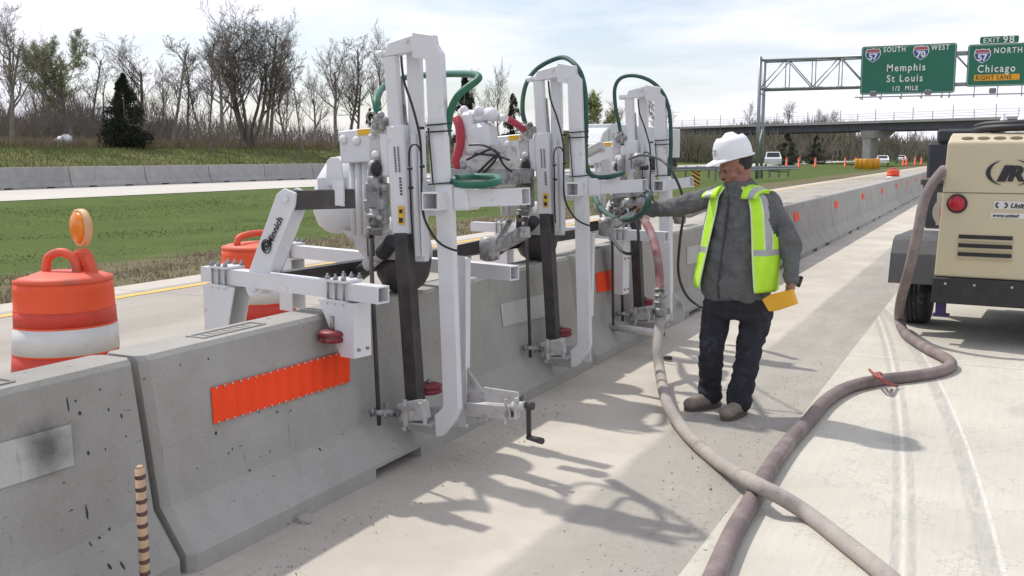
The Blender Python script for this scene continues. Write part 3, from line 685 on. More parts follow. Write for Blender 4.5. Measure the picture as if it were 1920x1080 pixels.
part_tube(U[1],'red_hose',RH,[P2(948,222,-.3),P2(968,232,-.2),P2(985,246,0)],.024)
# control valve head on the last unit
mb=MB(); mb.cyl(P3(1197,290,-.15),P3(1197,350,-.15),.03); mb.bar(P3(1150,366,-.1),P3(1222,362,-.1),.07,.06,bev=.01); mb.cyl(P3(1165,290,-.1),P3(1165,325,-.1),.035)
mb.lathe(P3(1197,300,-.15),[(.02,-.06),(.05,-.04),(.055,.02),(.03,.06)],16); mb.ball(P3(1180,380,-.12),.05,2); mb.ball(P3(1203,378,-.14),.045,2)
tag(mb.build('control_valve',CAST,U[2]),'round grey control valve beside the worker\'s hand')
mb=MB(); mb.box(P3(1208,314,-.2),(.07,.05,.045),bev=.01); mb.build('valve_handle',BK,U[2])

# ------------------------------------------------------------ carrying frame over the barrier
fr=thing('drill_carriage',(-3.12,4.2,HB),'white tubular carriage frame straddling the barrier top with angled lettered arm and clamped legs','machine frame')
V=Vector
def xbar(pr,pl,zr,zl,name='cross_bar'):
    a=PZ(pr[0],pr[1],zr); b=PZ(pl[0],pl[1],zl); mb=MB(); mb.bar(a,b,.082,.082,hollow=.007); mb.build(name,W,fr); return a,b
a1,a2=xbar((719,553),(388,512),.985,1.0)
b1,b2=xbar((965,512),(500,465),.985,1.0)
c1,c2=xbar((1250,444),(887,424),.985,1.0)
def clamp(p,d,below=.10,leg=None):
    mb=MB(); d=d.normalized(); n_=V((-d.y,d.x,0))
    mb.bar(p-d*.07+V((0,0,.05)),p+d*.07+V((0,0,.05)),.13,.014); mb.build('clamp_plate',W,fr); mb=MB(); mb.bar(p-d*.07-V((0,0,.05)),p+d*.07-V((0,0,.05)),.13,.014); mb.build('clamp_plate',W,fr)
    for i in (-1,0,1):
        for j in (-1,1):
            if i==0 and j==1: pass
            mb=MB(); q=p+d*.055*i+n_*.055*j; mb.cyl(q-V((0,0,.07)),q+V((0,0,.085)),.006,n=6); mb.cyl(q+V((0,0,.058)),q+V((0,0,.072)),.013,n=6); mb.build('clamp_bolt',G,fr)
dA=(a1-a2)
pf=a2.lerp(a1,.80); clamp(pf,dA); pr_=a2.lerp(a1,.13); clamp(pr_,dA)
# tapered brackets (front and rear) under bar A
def bracket(p,d,w_top,h,w_bot,side):
    d=d.normalized(); n_=V((-d.y,d.x,0)); p=p-V((0,0,.05))
    A=[p-d*w_top*.5-n_*.06,p+d*w_top*.5-n_*.06,p+d*w_top*.5-n_*.06-V((0,0,h)),p+d*(w_top*.5-w_bot)-n_*.06-V((0,0,h))]
    if side<0: A=[p+d*w_top*.5-n_*.06,p-d*w_top*.5-n_*.06,p-d*w_top*.5-n_*.06-V((0,0,h)),p-d*(w_top*.5-w_bot)-n_*.06-V((0,0,h))]
    mb=MB(); mb.prism(A,n_*.008); mb.prism([q+n_*.112 for q in A],n_*.008); mb.bar(A[1]+n_*.06-d*side*.004,A[2]+n_*.06-d*side*.004,.12,.01,up=d)
    o=mb.build('roller_bracket',W,fr); 
    mb=MB(); e=A[1]+d*side*.006
    for a_ in (.03,.09):
        for b_ in (.04,.30): 
            if b_<h: mb.cyl(V(A[2])+n_*a_+V((0,0,b_))-d*.0,V(A[2])+n_*a_+V((0,0,b_))+d*side*.012,.008,n=6)
    mb.build('bracket_bolt',G,o)
bracket(pf,dA,.24,.27,.09,1); bracket(pr_,dA,.26,.33,.16,-1)
c=V((-2.94,pf.y-.0,.765)); c=V((facex(.78)+.075,pf.y-.06,.765))
mb=MB(); mb.lathe(c,[(0,-.03),(.05,-.03),(.07,-.022),(.07,-.008),(.058,0),(.07,.008),(.07,.022),(.05,.03),(0,.03)],26); ro=mb.build('guide_roller',RW,fr); mb=MB(); mb.cyl(c,c+V((0,0,.1)),.012,n=8); mb.build('axle_bolt',G,ro)
pb=b2.lerp(b1,.12); clamp(pb,b1-b2); bracket(pb,b1-b2,.13,.36,.13,-1)
pb2=b2.lerp(b1,.80); clamp(pb2,b1-b2); pc=c2.lerp(c1,.18); clamp(pc,c1-c2); bracket(pc,c1-c2,.12,.36,.12,-1); pc2=c2.lerp(c1,.78); clamp(pc2,c1-c2); bracket(pc2,c1-c2,.12,.45,.1,1)
# second and third front legs
# dark longitudinal beams
mb=MB(); mb.bar((a2+dA*.38)+V((0,.0,.0)),V((-3.12,8.6,1.0)),.075,.075); mb.build('long_beam',DK,fr)
e1=PY(545,375,4.28); e2=PY(665,372,4.48)
mb=MB(); mb.bar(e1,e2,.095,.10,bev=.004); mb.build('stub_beam',DK,fr)
# angled arm with lettering
ax=e1+V((-.02,-.045,0))
A=[PY(*q_,4.22) for q_ in ((518,364),(532,353),(554,362),(552,385),(490,547),(480,556),(466,555),(460,543),(462,520))]
mb=MB(); mb.prism(A,(0,.016,0),.003); mb.prism([v+V((0,.10,0)) for v in A],(0,.016,0),.003); arm=mb.build('lever_arm',W,fr)
mb=MB()
for q_ in ((533,372),(474,540)): mb.cyl(PY(*q_,4.235),PY(*q_,4.195),.018,n=10)
mb.build('pivot_bolt',W,arm)
u=(PY(521,425,4.215)-PY(497,480,4.215)).normalized(); nrm=V((0,-1,0)); zz=nrm.cross(u)
o=text_mb('Minnich',.052,PY(508,461,4.214),u,zz,.002,bold=.001).build('lettering',SK,arm)
cc=PY(499,462,4.214)
for r_ in (.034,.026,.018):
    mb=MB(); mb.tube([cc+V((math.cos(a)*r_*.85,0,math.sin(a)*r_*1.05)) for a in [i*math.pi/10 for i in range(21 if r_!=.026 else 15)]],.003,5,1); mb.build('emblem_ring',SK,arm)
mb=MB(); mb.ball(cc,.010,1,(1,.2,1)); mb.build('emblem_centre',SK,arm)
# clevis lugs over the stub beam
for dx in (0,.028,):
    mb=MB(); mb.prism([PY(*q_,4.42+dx*3) for q_ in ((611,348),(612,302),(620,295),(632,295),(638,303),(644,350))],(0,.015,0),.002); mb.build('clevis_lug',W,fr)
mb=MB(); mb.bar(PY(598,352,4.46),PY(650,350,4.46),.02,.10); mb.bar(PY(624,357,4.40),PY(645,357,4.40),.01,.11); mb.bar(PY(625,385,4.40),PY(646,385,4.40),.01,.0); mb.box(PY(635,370,4.385),(.065,.012,.085)); mb.build('beam_collar',W,fr)
# big white dust hopper left of the first drill
A=[PX(*q_,-3.16) for q_ in ((597,372),(664,368),(690,470),(672,452),(640,440),(616,430),(603,410))]
mb=MB(); hp=PY(648,372,4.95); hz=hp.z
mb.lathe(V((hp.x,hp.y,hz)),[(.09,-.20),(.12,-.185),(.16,-.15),(.185,-.08),(.19,0),(.185,.03),(.16,.12),(.11,.20),(.05,.24),(.01,.245)],28); mb.build('dust_hopper',W,fr)
mb=MB(); mb.lathe(V((hp.x,hp.y,hz)),[(.193,-.008),(.2,0),(.193,.01)],28); mb.build('hopper_rim',W,fr)
mb=MB(); mb.prism([PY(*q_,4.80) for q_ in ((640,430),(680,440),(700,500),(690,490),(672,470))],(0,.01,0)); mb.build('hopper_plate',W2,fr)
# pump and valve head between first and second drill
pm=lambda px,py,d=0: PP(px,py,6.2+d,-3.2)
mb=MB(); mb.bar(pm(900,232),pm(906,290),.19,.18,up=(0,1,0),bev=.03); mb.bar(pm(878,210,-.05),pm(882,262,-.05),.08,.09,up=(0,1,0),bev=.02); mb.bar(pm(902,205),pm(902,230),.10,.10,up=(0,1,0),bev=.02); mb.cyl(pm(862,212),pm(936,220),.03); mb.ball(pm(898,208,-.04),.035); mb.ball(pm(922,215,-.03),.05); mb.ball(pm(870,206,-.04),.03); mb.lathe(pm(920,216),[(.03,-.04),(.055,-.03),(.055,.03),(.03,.05)],18); mb.cyl(pm(936,220),pm(950,222),.024); mb.build('pump_head',W,fr)
mb=MB(); mb.bar(pm(860,285),pm(960,290),.12,.12); mb.bar(pm(868,318),pm(956,324),.25,.2,bev=.02); mb.cyl(pm(866,280),pm(866,240),.03); mb.bar(pm(880,262),pm(883,330),.04,.05,up=(0,1,0)); mb.build('pump_base',W2,fr)
mb=MB(); mb.box(pm(912,330,.1),(.5,.5,.10)); mb.box(pm(905,345,.05),(.35,.4,.08)); mb.build('pump_tray',CAST,fr)
mb=MB()
for k_,pts in enumerate((((880,272),(905,272),(930,285),(945,310),(960,322)),((875,300),(900,288),(925,280),(940,298)),((895,325),(915,305),(932,290)),((900,330),(925,305),(936,285)),((890,288),(930,292),(955,300)))): mb.tube([pm(*q_,-.16) for q_ in pts],.008,6)
mb.build('black_hose',BC,fr)
mb=MB(); mb.tube([pm(856,222,-.1),pm(862,240,-.12),pm(863,270,-.12),pm(856,300,-.12),pm(862,318,-.1)],.031,10,6); mb.build('red_hose',RH,fr)
mb=MB(); mb.cyl(pm(856,300,-.1),pm(880,306,-.1),.02); mb.ball(pm(870,310,-.12),.03); mb.ball(pm(880,318,-.12),.025); mb.build('hose_fitting',CAST,fr)
# second similar small pipes between second and third drill
pn=lambda px,py,d=0: PP(px,py,7.7+d,-3.0)
mb=MB(); mb.bar(pn(1090,292),pn(1130,272),.09,.07,bev=.01); mb.cyl(pn(1088,285),pn(1088,300),.05); mb.bar(pn(1135,300),pn(1145,340),.06,.06,up=(0,1,0)); mb.bar(pn(1095,330),pn(1160,332),.06,.08); mb.build('pump_base',W2,fr)
# low outrigger tube by the last drill and crank
mb=MB(); mb.cyl(PY(1145,612,8.0),PY(1240,626,7.9),.032,n=14); mb.build('outrigger_tube',W2,fr)
mb=MB(); mb.cyl(PY(1236,626,7.9),PY(1246,627,7.9),.02); mb.bar(PY(1243,627,7.9),PY(1226,668,7.9),.02,.014,up=(0,1,0)); mb.cyl(PY(1226,668,7.88),PY(1258,672,7.8),.013,.017); mb.build('crank_handle',DK,fr)
for u_,y_ in ((1120,7.2),):
    mb=MB(); mb.bar(PY(1148,450,7.9),PY(1150,610,7.9),.018,.018,up=(0,1,0)); mb.build('drill_rod',DK,fr)
mb=MB(); mb.bar(PY(1256,355,8.6),PY(1258,600,8.6),.03,.05,up=(0,1,0)); mb.build('outer_post',W,fr)

# ------------------------------------------------------------ ground hoses
def rest(px,py,r): return PZ(px,py,r)
mr=.044
pts=[PY(1770,318,9.6),PY(1748,345,9.4),PY(1732,380,9.35),PY(1722,430,9.3),PY(1706,500,9.35),PY(1690,560,9.6),rest(1686,598,.10),rest(1700,628,mr),rest(1740,655,mr),rest(1775,673,mr),rest(1783,685,mr),rest(1760,697,mr),rest(1710,706,mr),rest(1650,713,mr),rest(1592,726,mr),rest(1548,752,mr),rest(1515,790,mr),rest(1478,830,mr),rest(1440,884,mr),rest(1412,935,mr),rest(1375,1000,mr),rest(1340,1080,mr),rest(1290,1200,mr),rest(1200,1450,mr)]
mb=MB(); mb.tube([p-Vector((0,0,0)) for p in pts],mr,14,8); solo(mb,'air_hose',MH,'thick maroon air hose running from the tan compressor and crossing under the grey hose','hose',(0,4,0))
gr=.038
ha=PY(1238,600,7.35)
pts=[PY(1205,408,7.9),PY(1222,440,7.75),PY(1234,490,7.55),PY(1238,545,7.4)]
ht=thing('supply_hose',(-1.9,6.5,0),'dusty grey hose with red upper end hanging from the drills and curving along the ground','hose')
mb=MB(); mb.tube(pts,.033,12,8); mb.build('red_section',mat('faded_red_hose',(.27,.115,.12),.75,0,.2,8,dirt=(.33,.25,.24),dscale=9,dpos=.5),ht)
mb=MB(); a_=PY(1238,540,7.4); b_=PY(1238,600,7.35); mb.cyl(a_,b_,.04,n=16); 
for f_ in (.05,.25,.45): mb.lathe(a_.lerp(b_,f_),[(.04,-.012),(.048,-.006),(.048,.006),(.04,.012)],14)
cpl=a_.lerp(b_,.72); mb.lathe(cpl,[(.03,-.03),(.055,-.02),(.06,0),(.055,.02),(.03,.03)],10)
for i in range(4): t=i*math.pi/2+.4; mb.box(cpl+V((math.cos(t)*.06,math.sin(t)*.06,0)),(.03,.03,.045),rz=t)
mb.build('coupling',CAST,ht)
pts=[PY(1238,598,7.35),PY(1233,650,7.1),PY(1238,700,6.9),rest(1250,752,.11),rest(1272,792,gr+.01),rest(1302,828,gr),rest(1345,865,gr),rest(1385,890,.08),rest(1425,912,.125),rest(1470,935,.09),rest(1520,968,gr),rest(1590,1022,gr),rest(1668,1085,gr),rest(1760,1170,gr),rest(2000,1400,gr)]
mb=MB(); mb.tube(pts,gr,14,8); mb.build('hose_line',GRH,ht)
# rag tie on the maroon hose
mb=MB(); c=rest(1648,712,mr)
mb.tube([rest(1630,693,.06),rest(1640,703,.12),rest(1652,712,.11),rest(1668,722,.03)],.010,6); mb.tube([rest(1640,700,.02),rest(1650,706,.115),rest(1658,716,.10),rest(1682,724,.02)],.012,6); mb.lathe(c+V((0,0,0)),[(.055,-.018),(.061,0),(.055,.018)],14,M=Matrix.Rotation(R(90),3,'Y'))
solo(mb,'hose_tie',mat('red_rag',(.30,.08,.075),.8,0,.3,20),'reddish rag tied round the maroon hose near the compressor','tie',(c.x,c.y,0))
# control cable from drill past the worker
mb=MB(); mb.tube([PY(1180,298,7.7),PY(1205,291,7.3),PY(1240,300,7.0),PY(1262,325,6.9),PY(1279,365,6.85),PY(1282,400,6.85),PY(1275,450,6.8),PY(1272,510,6.8),PY(1285,550,6.75),PY(1310,573,6.7),PY(1345,582,6.62)],.0095,8,6)
solo(mb,'control_cable',BC,'black control cable looping from the farthest drill to the worker\'s waist','cable',(-1.9,6.8,.3))

# ------------------------------------------------------------ compressor trailer
yr=R(4.5); cu_=Vector((math.cos(yr),-math.sin(yr),0)); ca=Vector((math.sin(yr),math.cos(yr),0)); cz=Vector((0,0,1))
C0=PF(1749,553,8.9); C0.z=.40; 
def CL(u_,a_,z_): return Vector((C0.x,C0.y,0))+cu_*u_+ca*a_+cz*z_      # u to the right, a forward, z up
Rc=Matrix((cu_,ca,cz)).transposed()
cmp_=thing('towed_compressor',CL(.9,1.3,0),'tan wheeled air compressor with black oval emblem and round red lamp','compressor')
def cbox(mb,u0,u1,a0,a1,z0,z1,bev=0):
    return mb.box(CL((u0+u1)/2,(a0+a1)/2,(z0+z1)/2),(u1-u0,a1-a0,z1-z0),rot=Rc,bev=bev)
WC=1.86; zb,zt=.60,1.755
# tapered body: profile swept across width, left side leans in slightly towards the top
mb=MB(); 
prof=[(0,zb),(0,zt),(.14,zt+.062),(.30,zt+.08),(2.4,zt+.08),(2.6,zt+.0),(2.6,zb)]
lean=.055
Lp=[CL(lean*(z-zb)/1.2,a,z) for a,z in prof]; Rp=[CL(WC-lean*(z-zb)/1.2,a,z) for a,z in prof]
A=[mb.bm.verts.new(p) for p in Lp]; B=[mb.bm.verts.new(p) for p in Rp]
mb.face(A); mb.face(B[::-1])
for i in range(len(A)): mb.face([A[i],B[i],B[(i+1)%len(A)],A[(i+1)%len(A)]])
bmesh.ops.bevel(mb.bm,geom=list(mb.bm.edges),offset=.018,segments=2,affect='EDGES',profile=.5)
body=mb.build('body',TAN,cmp_)
# seam across the door
mb=MB(); cbox(mb,lean*.6,WC-lean*.6,-.0035,.001,1.325,1.331); mb.build('door_seam',mat('seam_dark',(.12,.10,.06),.7),body)
mb=MB(); cbox(mb,-.01,WC+.01,-.03,2.5,.37,zb-.004,bev=.01); mb.build('bumper',TAND,cmp_)
for u_ in (.10,.33,.62,1.1):
    mb=MB(); mb.cyl(CL(u_,-.03,.545),CL(u_,-.045,.545),.011,n=8); mb.build('bumper_bolt',DENT,cmp_)
# round slots on the sloping top edge
rim=(CL(0,.14,zt+.062)-CL(0,0,zt)).normalized(); nn_=rim.cross(cu_)*1; nn_=nn_ if nn_.z>0 else -nn_
M_=Matrix((cu_,rim,cu_.cross(rim))).transposed()
for i in range(11):
    mb=MB(); c=CL(.20+i*.125,.07,zt+.031)+(cu_.cross(rim)*.002 if cu_.cross(rim).z>0 else -cu_.cross(rim)*.002)
    mb.lathe(c,[(.048,-.003),(.048,.003)],18,M=M_@Matrix.Diagonal((1,.62,1))); mb.lathe(c,[(.03,-.002),(.03,.005)],14,M=M_@Matrix.Diagonal((1,.6,1))) if False else None
    v=mb.build('vent_hole',mat('vent_brown',(.12,.09,.05),.8) if 'vent_brown' not in MATS else MATS['vent_brown'],body)
# lamp
c=CL(.155,-.004,1.235); Mf=Matrix((cu_,cz,-ca)).transposed()
mb=MB(); mb.lathe(c,[(.082,-.004),(.082,.012),(.07,.02),(.06,.02)],30,M=Mf); lm=mb.build('tail_lamp',BK,cmp_)
mb=MB(); mb.lathe(c,[(.066,.014),(.064,.026),(.04,.034),(.01,.036)],26,M=Mf); mb.build('lens',REDL,lm)
# louvre slots
for i in range(3):
    z_=.955-i*.075; a0=.225+.0*i
    mb=MB(); cbox(mb,.182,.60,-.006,.0,z_-.022,z_+.016); lv=mb.build('louvre_slot',SK,cmp_)
    mb=MB(); mb.prism([CL(.175,-.006,z_-.018),CL(.175,-.03,z_-.03),CL(.175,-.006,z_-.045)],cu_*.43); mb.build('louvre_lip',TAN,lv)
# emblem: two arcs round bold letters
ec=CL(.55,-.003,1.50)
def ep(x,z,d=.004): return ec+cu_*x+cz*z-ca*d
for a0,a1,sx in ((115,250,-1),(-70,75,1)):
    mb=MB(); n_=14; o_=[];i_=[]
    for k in range(n_+1):
        t=R(a0+(a1-a0)*k/n_); w_=.020*math.sin(math.pi*k/n_)+.002; o_.append(ep(math.cos(t)*.185,math.sin(t)*.112)); i_.append(ep(math.cos(t)*(.185-w_*1.6),math.sin(t)*(.112-w_*.9)))
    mb.prism(o_+i_[::-1],-ca*.003); mb.build('emblem_arc',SK,body)
text_mb('I',.165,ep(-.095,-.062),cu_,cz,.004,sx=1.6,bold=.012,shear=.25).build('emblem_letter',SK,body)
text_mb('R',.165,ep(-.02,-.062),cu_,cz,.004,sx=1.15,bold=.010,shear=.2).build('emblem_letter',SK,body)
text_mb('N',.10,ep(.215,-.06),cu_,cz,.003).build('emblem_letter',SK,body)
for z0,z1,u0 in ((1.195,1.262,.44),(1.12,1.165,.42)):
    mb=MB(); cbox(mb,u0,1.25,-.004,.0,z0,z1); mb.build('sticker',WS,body)
text_mb('United',.058,CL(.565,-.0065,1.208),cu_,cz,.002,bold=.002,shear=.25).build('lettering',SK,body)
text_mb('www.united',.04,CL(.435,-.0065,1.130),cu_,cz,.002,bold=.001,shear=.2).build('lettering',SK,body)
for sx,a0 in ((-1,60),(1,-120)):
    mb=MB(); pts=[CL(.50,-.006,1.229)+cu_*(.02*sx+math.cos(R(t))*.022)+cz*math.sin(R(t))*.02 for t in ((100,140,180,220,260) if sx<0 else (-80,-40,0,40,80))]; mb.tube(pts,.007,6,2); mb.build('sticker_mark',SK,body)
text_mb('12',.075,CL(.675,-.004,.925),cu_,cz,.002,bold=.001).build('lettering',SK,body)
# fender, wheel, axle
mb=MB(); P_=[(.50,.68),(.60,.93),(.95,1.0),(1.65,1.0),(1.9,.70),(1.86,.68),(1.62,.96),(.97,.96),(.64,.90),(.54,.68)]
P_=[(.42,.47),(.50,.74),(.60,.86),(.70,.89),(1.55,.89),(1.84,.5),(1.78,.5),(1.52,.855),(.72,.855),(.64,.82),(.54,.72),(.47,.47)]
mb.prism([CL(-.45,a,z) for a,z in P_],cu_*.44,.004); mb.prism([CL(-.45,a,z) for a,z in ((.42,.47),(.50,.74),(.60,.86),(.70,.89),(.90,.89),(.74,.66),(.66,.47))],cu_*.008); mb.build('fender',FEND,cmp_)
def wheel(c,r,w_,axis,parent):
    M=axis.to_track_quat('Z','Y').to_matrix()
    mb=MB(); mb.lathe(c,[(r*.62,-w_/2),(r*.9,-w_/2),(r*.985,-w_*.38),(r,-w_*.30),(r,-w_*.17),(r-.012,-w_*.165),(r-.012,-w_*.135),(r,-w_*.13),(r,-.012),(r-.012,-.01),(r-.012,.01),(r,.012),(r,w_*.13),(r-.012,w_*.135),(r-.012,w_*.165),(r,w_*.17),(r,w_*.30),(r*.985,w_*.38),(r*.9,w_/2),(r*.62,w_/2)],36,M=M); wh=mb.build('wheel',TYRE,parent)
    mb=MB(); mb.lathe(c,[(.02,-w_*.3),(r*.3,-w_*.32),(r*.6,-w_*.42),(r*.61,w_*.42),(r*.3,w_*.3),(.02,w_*.28)],24,M=M); mb.build('rim',GS,wh); return wh
wheel(CL(-.29,1.15,.34),.34,.25,cu_,cmp_); wheel(CL(WC+.29,1.15,.34),.34,.235,cu_,cmp_)
mb=MB(); mb.cyl(CL(-.2,1.15,.34),CL(WC+.2,1.15,.34),.035); mb.build('axle',TAND,cmp_)
mb=MB(); cbox(mb,.02,.10,.05,.12,.24,.37); cbox(mb,0,.13,.04,.13,.24,.265); mb.build('stabiliser_bracket',mat('dark_violet',(.05,.03,.12),.6),cmp_)
mb=MB(); mb.bar(CL(WC/2,2.5,.45),CL(WC/2,4.2,.45),.1,.1); mb.build('drawbar',TAND,cmp_)
mb=MB(); mb.cyl(CL(.02,.75,1.12),CL(.02,1.7,1.12),.16,n=24); cbox(mb,-.10,.02,.70,.72,1.0,1.3); mb.build('side_tank',mat('cream_tank',(.55,.53,.47),.5),cmp_)
mb=MB(); mb.tube([CL(-.03,.68,.98),CL(-.045,.66,1.1),CL(-.03,.66,1.2),CL(-.01,.68,1.26)],.02,8); mb.build('red_reflector',REDL,cmp_)
mb=MB(); cbox(mb,-.40,-.05,1.9,2.5,.98,1.36,bev=.02); cbox(mb,-.42,-.03,1.86,2.54,1.34,1.40,bev=.01); mb.build('battery_box',mat('dark_grey_box',(.07,.072,.078),.6),cmp_)
# bundles lying on the roof
mb=MB(); 
for k_,(dz,dy) in enumerate(((.0,.2),(.035,.27),(.0,.36))): mb.tube([CL(.22,dy+.2,zt+.10+dz),CL(.33,dy+.1,zt+.12+dz),CL(.55,dy,zt+.125+dz),CL(1.0,dy,zt+.13+dz),CL(1.7,dy,zt+.12+dz)],.03,8)
solo(mb,'coiled_hose',BK,'coil of black hose lying on the roof of the tan compressor','hose',CL(.9,.4,zt+.08))
mb=MB(); n_=18; rnd=random.Random(5); g_=[]
for i in range(n_+1):
    row=[]
    for j in range(9):
        x=.20+.62*i/n_; y=.42+.5*j/8; env=math.sin(math.pi*min(1,max(0,j/8)))**.5
        top=(.03+.16*(i/n_)**.8+.05*math.sin(i*1.3)+.09*(1 if 12<i<17 else 0)*rnd.random())*env
        row.append(mb.bm.verts.new(CL(x+.03*rnd.random(),y,zt+.085+max(0,top*(.75+.5*rnd.random())))))
    g_.append(row)
for i in range(n_):
    for j in range(8): mb.face([g_[i][j],g_[i+1][j],g_[i+1][j+1],g_[i][j+1]])
ws=solo(mb,'crumpled_sheet',BAG,'crumpled white plastic sheet piled on the compressor roof','plastic sheet',CL(.5,.6,zt+.085))
# ------------------------------------------------------------ dark truck towing it
tr0=CL(0,4.1,0)
tk=thing('tow_truck',CL(.9,5.5,0),'dark box-sided truck parked ahead of the tan compressor, only its left edge showing','truck')
def tbox(mb,u0,u1,a0,a1,z0,z1,bev=0): return cbox(mb,u0,u1,a0,a1,z0,z1,bev)
DT=mat('dark_truck_paint',(.035,.037,.048),.5,0,.15,1)
mb=MB(); uL=(PY(1737,300,C0.y+3.9)-C0).dot(cu_); tbox(mb,uL,1.9,3.9,6.6,.75,1.80,.03); tbox(mb,uL+.10,1.8,3.88,6.5,1.80,1.96,.03); mb.build('cargo_box',DT,tk)
mb=MB(); tbox(mb,-.1,1.7,6.8,8.6,.6,1.35,.1); tbox(mb,.0,1.6,6.9,8.0,1.35,1.9,.12); cb=mb.build('cab',DT,tk)
mb=MB(); tbox(mb,.1,1.5,6.88,6.9,1.45,1.8); mb.build('rear_window',GLS,cb)
mb=MB(); tbox(mb,-.1,1.8,4.0,8.4,.45,.75); mb.build('chassis',TAND,tk)
for u_ in (0,1.7):
    for a_ in (4.7,7.9): wheel(CL(u_,a_,.38),.38,.24,cu_,tk)
for u_ in (-.2,1.7):
    mb=MB(); tbox(mb,u_-.06,u_+.08,3.87,3.9,.82,.95); mb.build('tail_lamp',REDL,tk)

# ------------------------------------------------------------ overhead gantry and signs
GY=75.6
gp=lambda px,py,dy=0: PY(px,py,GY+dy)
xL=gp(1427,200).x; zT=gp(1427,112).z; zB=gp(1440,168).z
xR=9.5
gan=thing('sign_gantry',(xL,GY,0),'grey lattice sign gantry with paired posts spanning the road','gantry')
for dy,r_ in ((-.75,.13),(.75,.13)):
    mb=MB(); mb.cyl((xL,GY+dy,-.1),(xL,GY+dy,zT+.15 if dy<0 else zT),r_,n=12); mb.build('post',GS,gan)
    mb=MB(); mb.cyl((xR,GY+dy,-.1),(xR,GY+dy,zT),r_,n=12); mb.build('post',GS,gan)
mb=MB(); mb.bar((xL,GY-.75,2.0),(xL,GY+.75,3.6),.08,.08); mb.build('post_brace',GS,gan); mb=MB(); mb.bar((xL,GY-.75,zB-.3),(xL,GY+.75,zB-.3),.1,.1); mb.build('post_brace',GS,gan)
for dy in (-.75,.75):
    for z_ in (zT-.1,zB): mb=MB(); mb.cyl((xL,GY+dy,z_),(xR,GY+dy,z_),.085,n=8); mb.build('chord',GS,gan)
mb=MB(); n_=14
for i in range(n_):
    a=xL+(xR-xL)*i/n_; b=xL+(xR-xL)*(i+1)/n_
    for dy in (-.75,.75):
        mb.cyl((a,GY+dy,zT-.1),(a,GY+dy,zB),.035,n=5)
        p,q_=((a,GY+dy,zB),(b,GY+dy,zT-.1)) if i%2==0 else ((a,GY+dy,zT-.1),(b,GY+dy,zB)); mb.cyl(p,q_,.04,n=5)
    mb.cyl((a,GY-.75,zT-.1),(b,GY+.75,zT-.1),.03,n=5); mb.cyl((a,GY-.75,zB),(a,GY+.75,zB),.03,n=5); mb.cyl((a,GY-.75,zT-.1),(a,GY+.75,zT-.1),.03,n=5)
mb.build('lattice',GS,gan)
SYY=GY-1.15
sp=lambda px,py,d=0: PY(px,py,SYY-d)
ux=Vector((1,0,0)); uz=Vector((0,0,1))
def rrect(x0,x1,z0,z1,y,r,n=4):
    pts=[]
    for cx,cz_,a0 in ((x1-r,z1-r,0),(x0+r,z1-r,90),(x0+r,z0+r,180),(x1-r,z0+r,270)):
        for k in range(n+1): t=R(a0+90*k/n); pts.append(Vector((cx+r*math.cos(t),y,cz_+r*math.sin(t))))
    return pts
def sign_panel(x0,x1,z0,z1,root,nm='panel'):
    mb=MB(); mb.prism(rrect(x0,x1,z0,z1,SYY,.18),(0,.06,0)); mb.build(nm,SGN,root)
    mb=MB(); o_=rrect(x0+.05,x1-.05,z0+.05,z1-.05,SYY-.012,.15); i_=rrect(x0+.10,x1-.10,z0+.10,z1-.10,SYY-.012,.12); O=[mb.bm.verts.new(p) for p in o_]; I=[mb.bm.verts.new(p) for p in i_]
    for k in range(len(O)): mb.face([O[k],O[(k+1)%len(O)],I[(k+1)%len(I)],I[k]])
    mb.build('border',mat('border_%d'%len(MATS),(.30,.42,.36),.5),root)
def shield(cx,cz_,s_,num,root):
    y=SYY-.02
    out=[(-.5,.28),(-.40,.44),(-.2,.40),(0,.46),(.2,.40),(.40,.44),(.5,.28),(.52,.0),(.38,-.28),(0,-.52),(-.38,-.28),(-.52,0)]
    mb=MB(); mb.prism([Vector((cx+a*s_*1.05,y,cz_+b*s_*1.05)) for a,b in out],(0,.008,0)); sh=mb.build('shield_edge',SW,root)
    mb=MB(); mb.prism([Vector((cx+a*s_,y-.008,cz_+b*s_)) for a,b in out if b<.2]+[Vector((cx-.5*s_,y-.008,cz_+.16*s_)),Vector((cx+.5*s_,y-.008,cz_+.16*s_))][::1] if False else [Vector((cx+a*s_*.95,y-.008,cz_+b*s_*.95)) for a,b in ((-.5,.16),(.5,.16),(.52,0),(.38,-.28),(0,-.52),(-.38,-.28),(-.52,0))],(0,.006,0)); mb.build('shield_blue',SB,sh)
    mb=MB(); mb.prism([Vector((cx+a*s_*.95,y-.008,cz_+b*s_*.95)) for a,b in ((-.5,.20),(-.49,.28),(-.40,.43),(-.2,.39),(0,.44),(.2,.39),(.40,.43),(.49,.28),(.5,.20))],(0,.006,0)); mb.build('shield_red',SR,sh)
    text_mb(num,s_*.62,(cx,y-.016,cz_-.34*s_),ux,uz,.01,align='CENTER',bold=.02).build('route_number',SW,sh)
def stext(s_,px,py,h,root,m=SW,ch=1.12,bold=.010,sx=.84):
    p=sp(px,py); text_mb(s_,h*.90,(p.x,SYY-.02,p.z),ux,uz,.01,ch=ch*1.12,bold=bold,sx=sx).build('lettering',m,root)
q0=sp(1612,178); q1=sp(1795,80)
sg=thing('road_sign',((q0.x+q1.x)/2,SYY,q0.z),'large green overhead sign reading Memphis St Louis','sign','green overhead signs')
sign_panel(q0.x,q1.x,q0.z,q1.z,sg)
p=sp(1637,103); shield(p.x,p.z,.92,'57',sg); p=sp(1727,98); shield(p.x,p.z,.92,'70',sg)
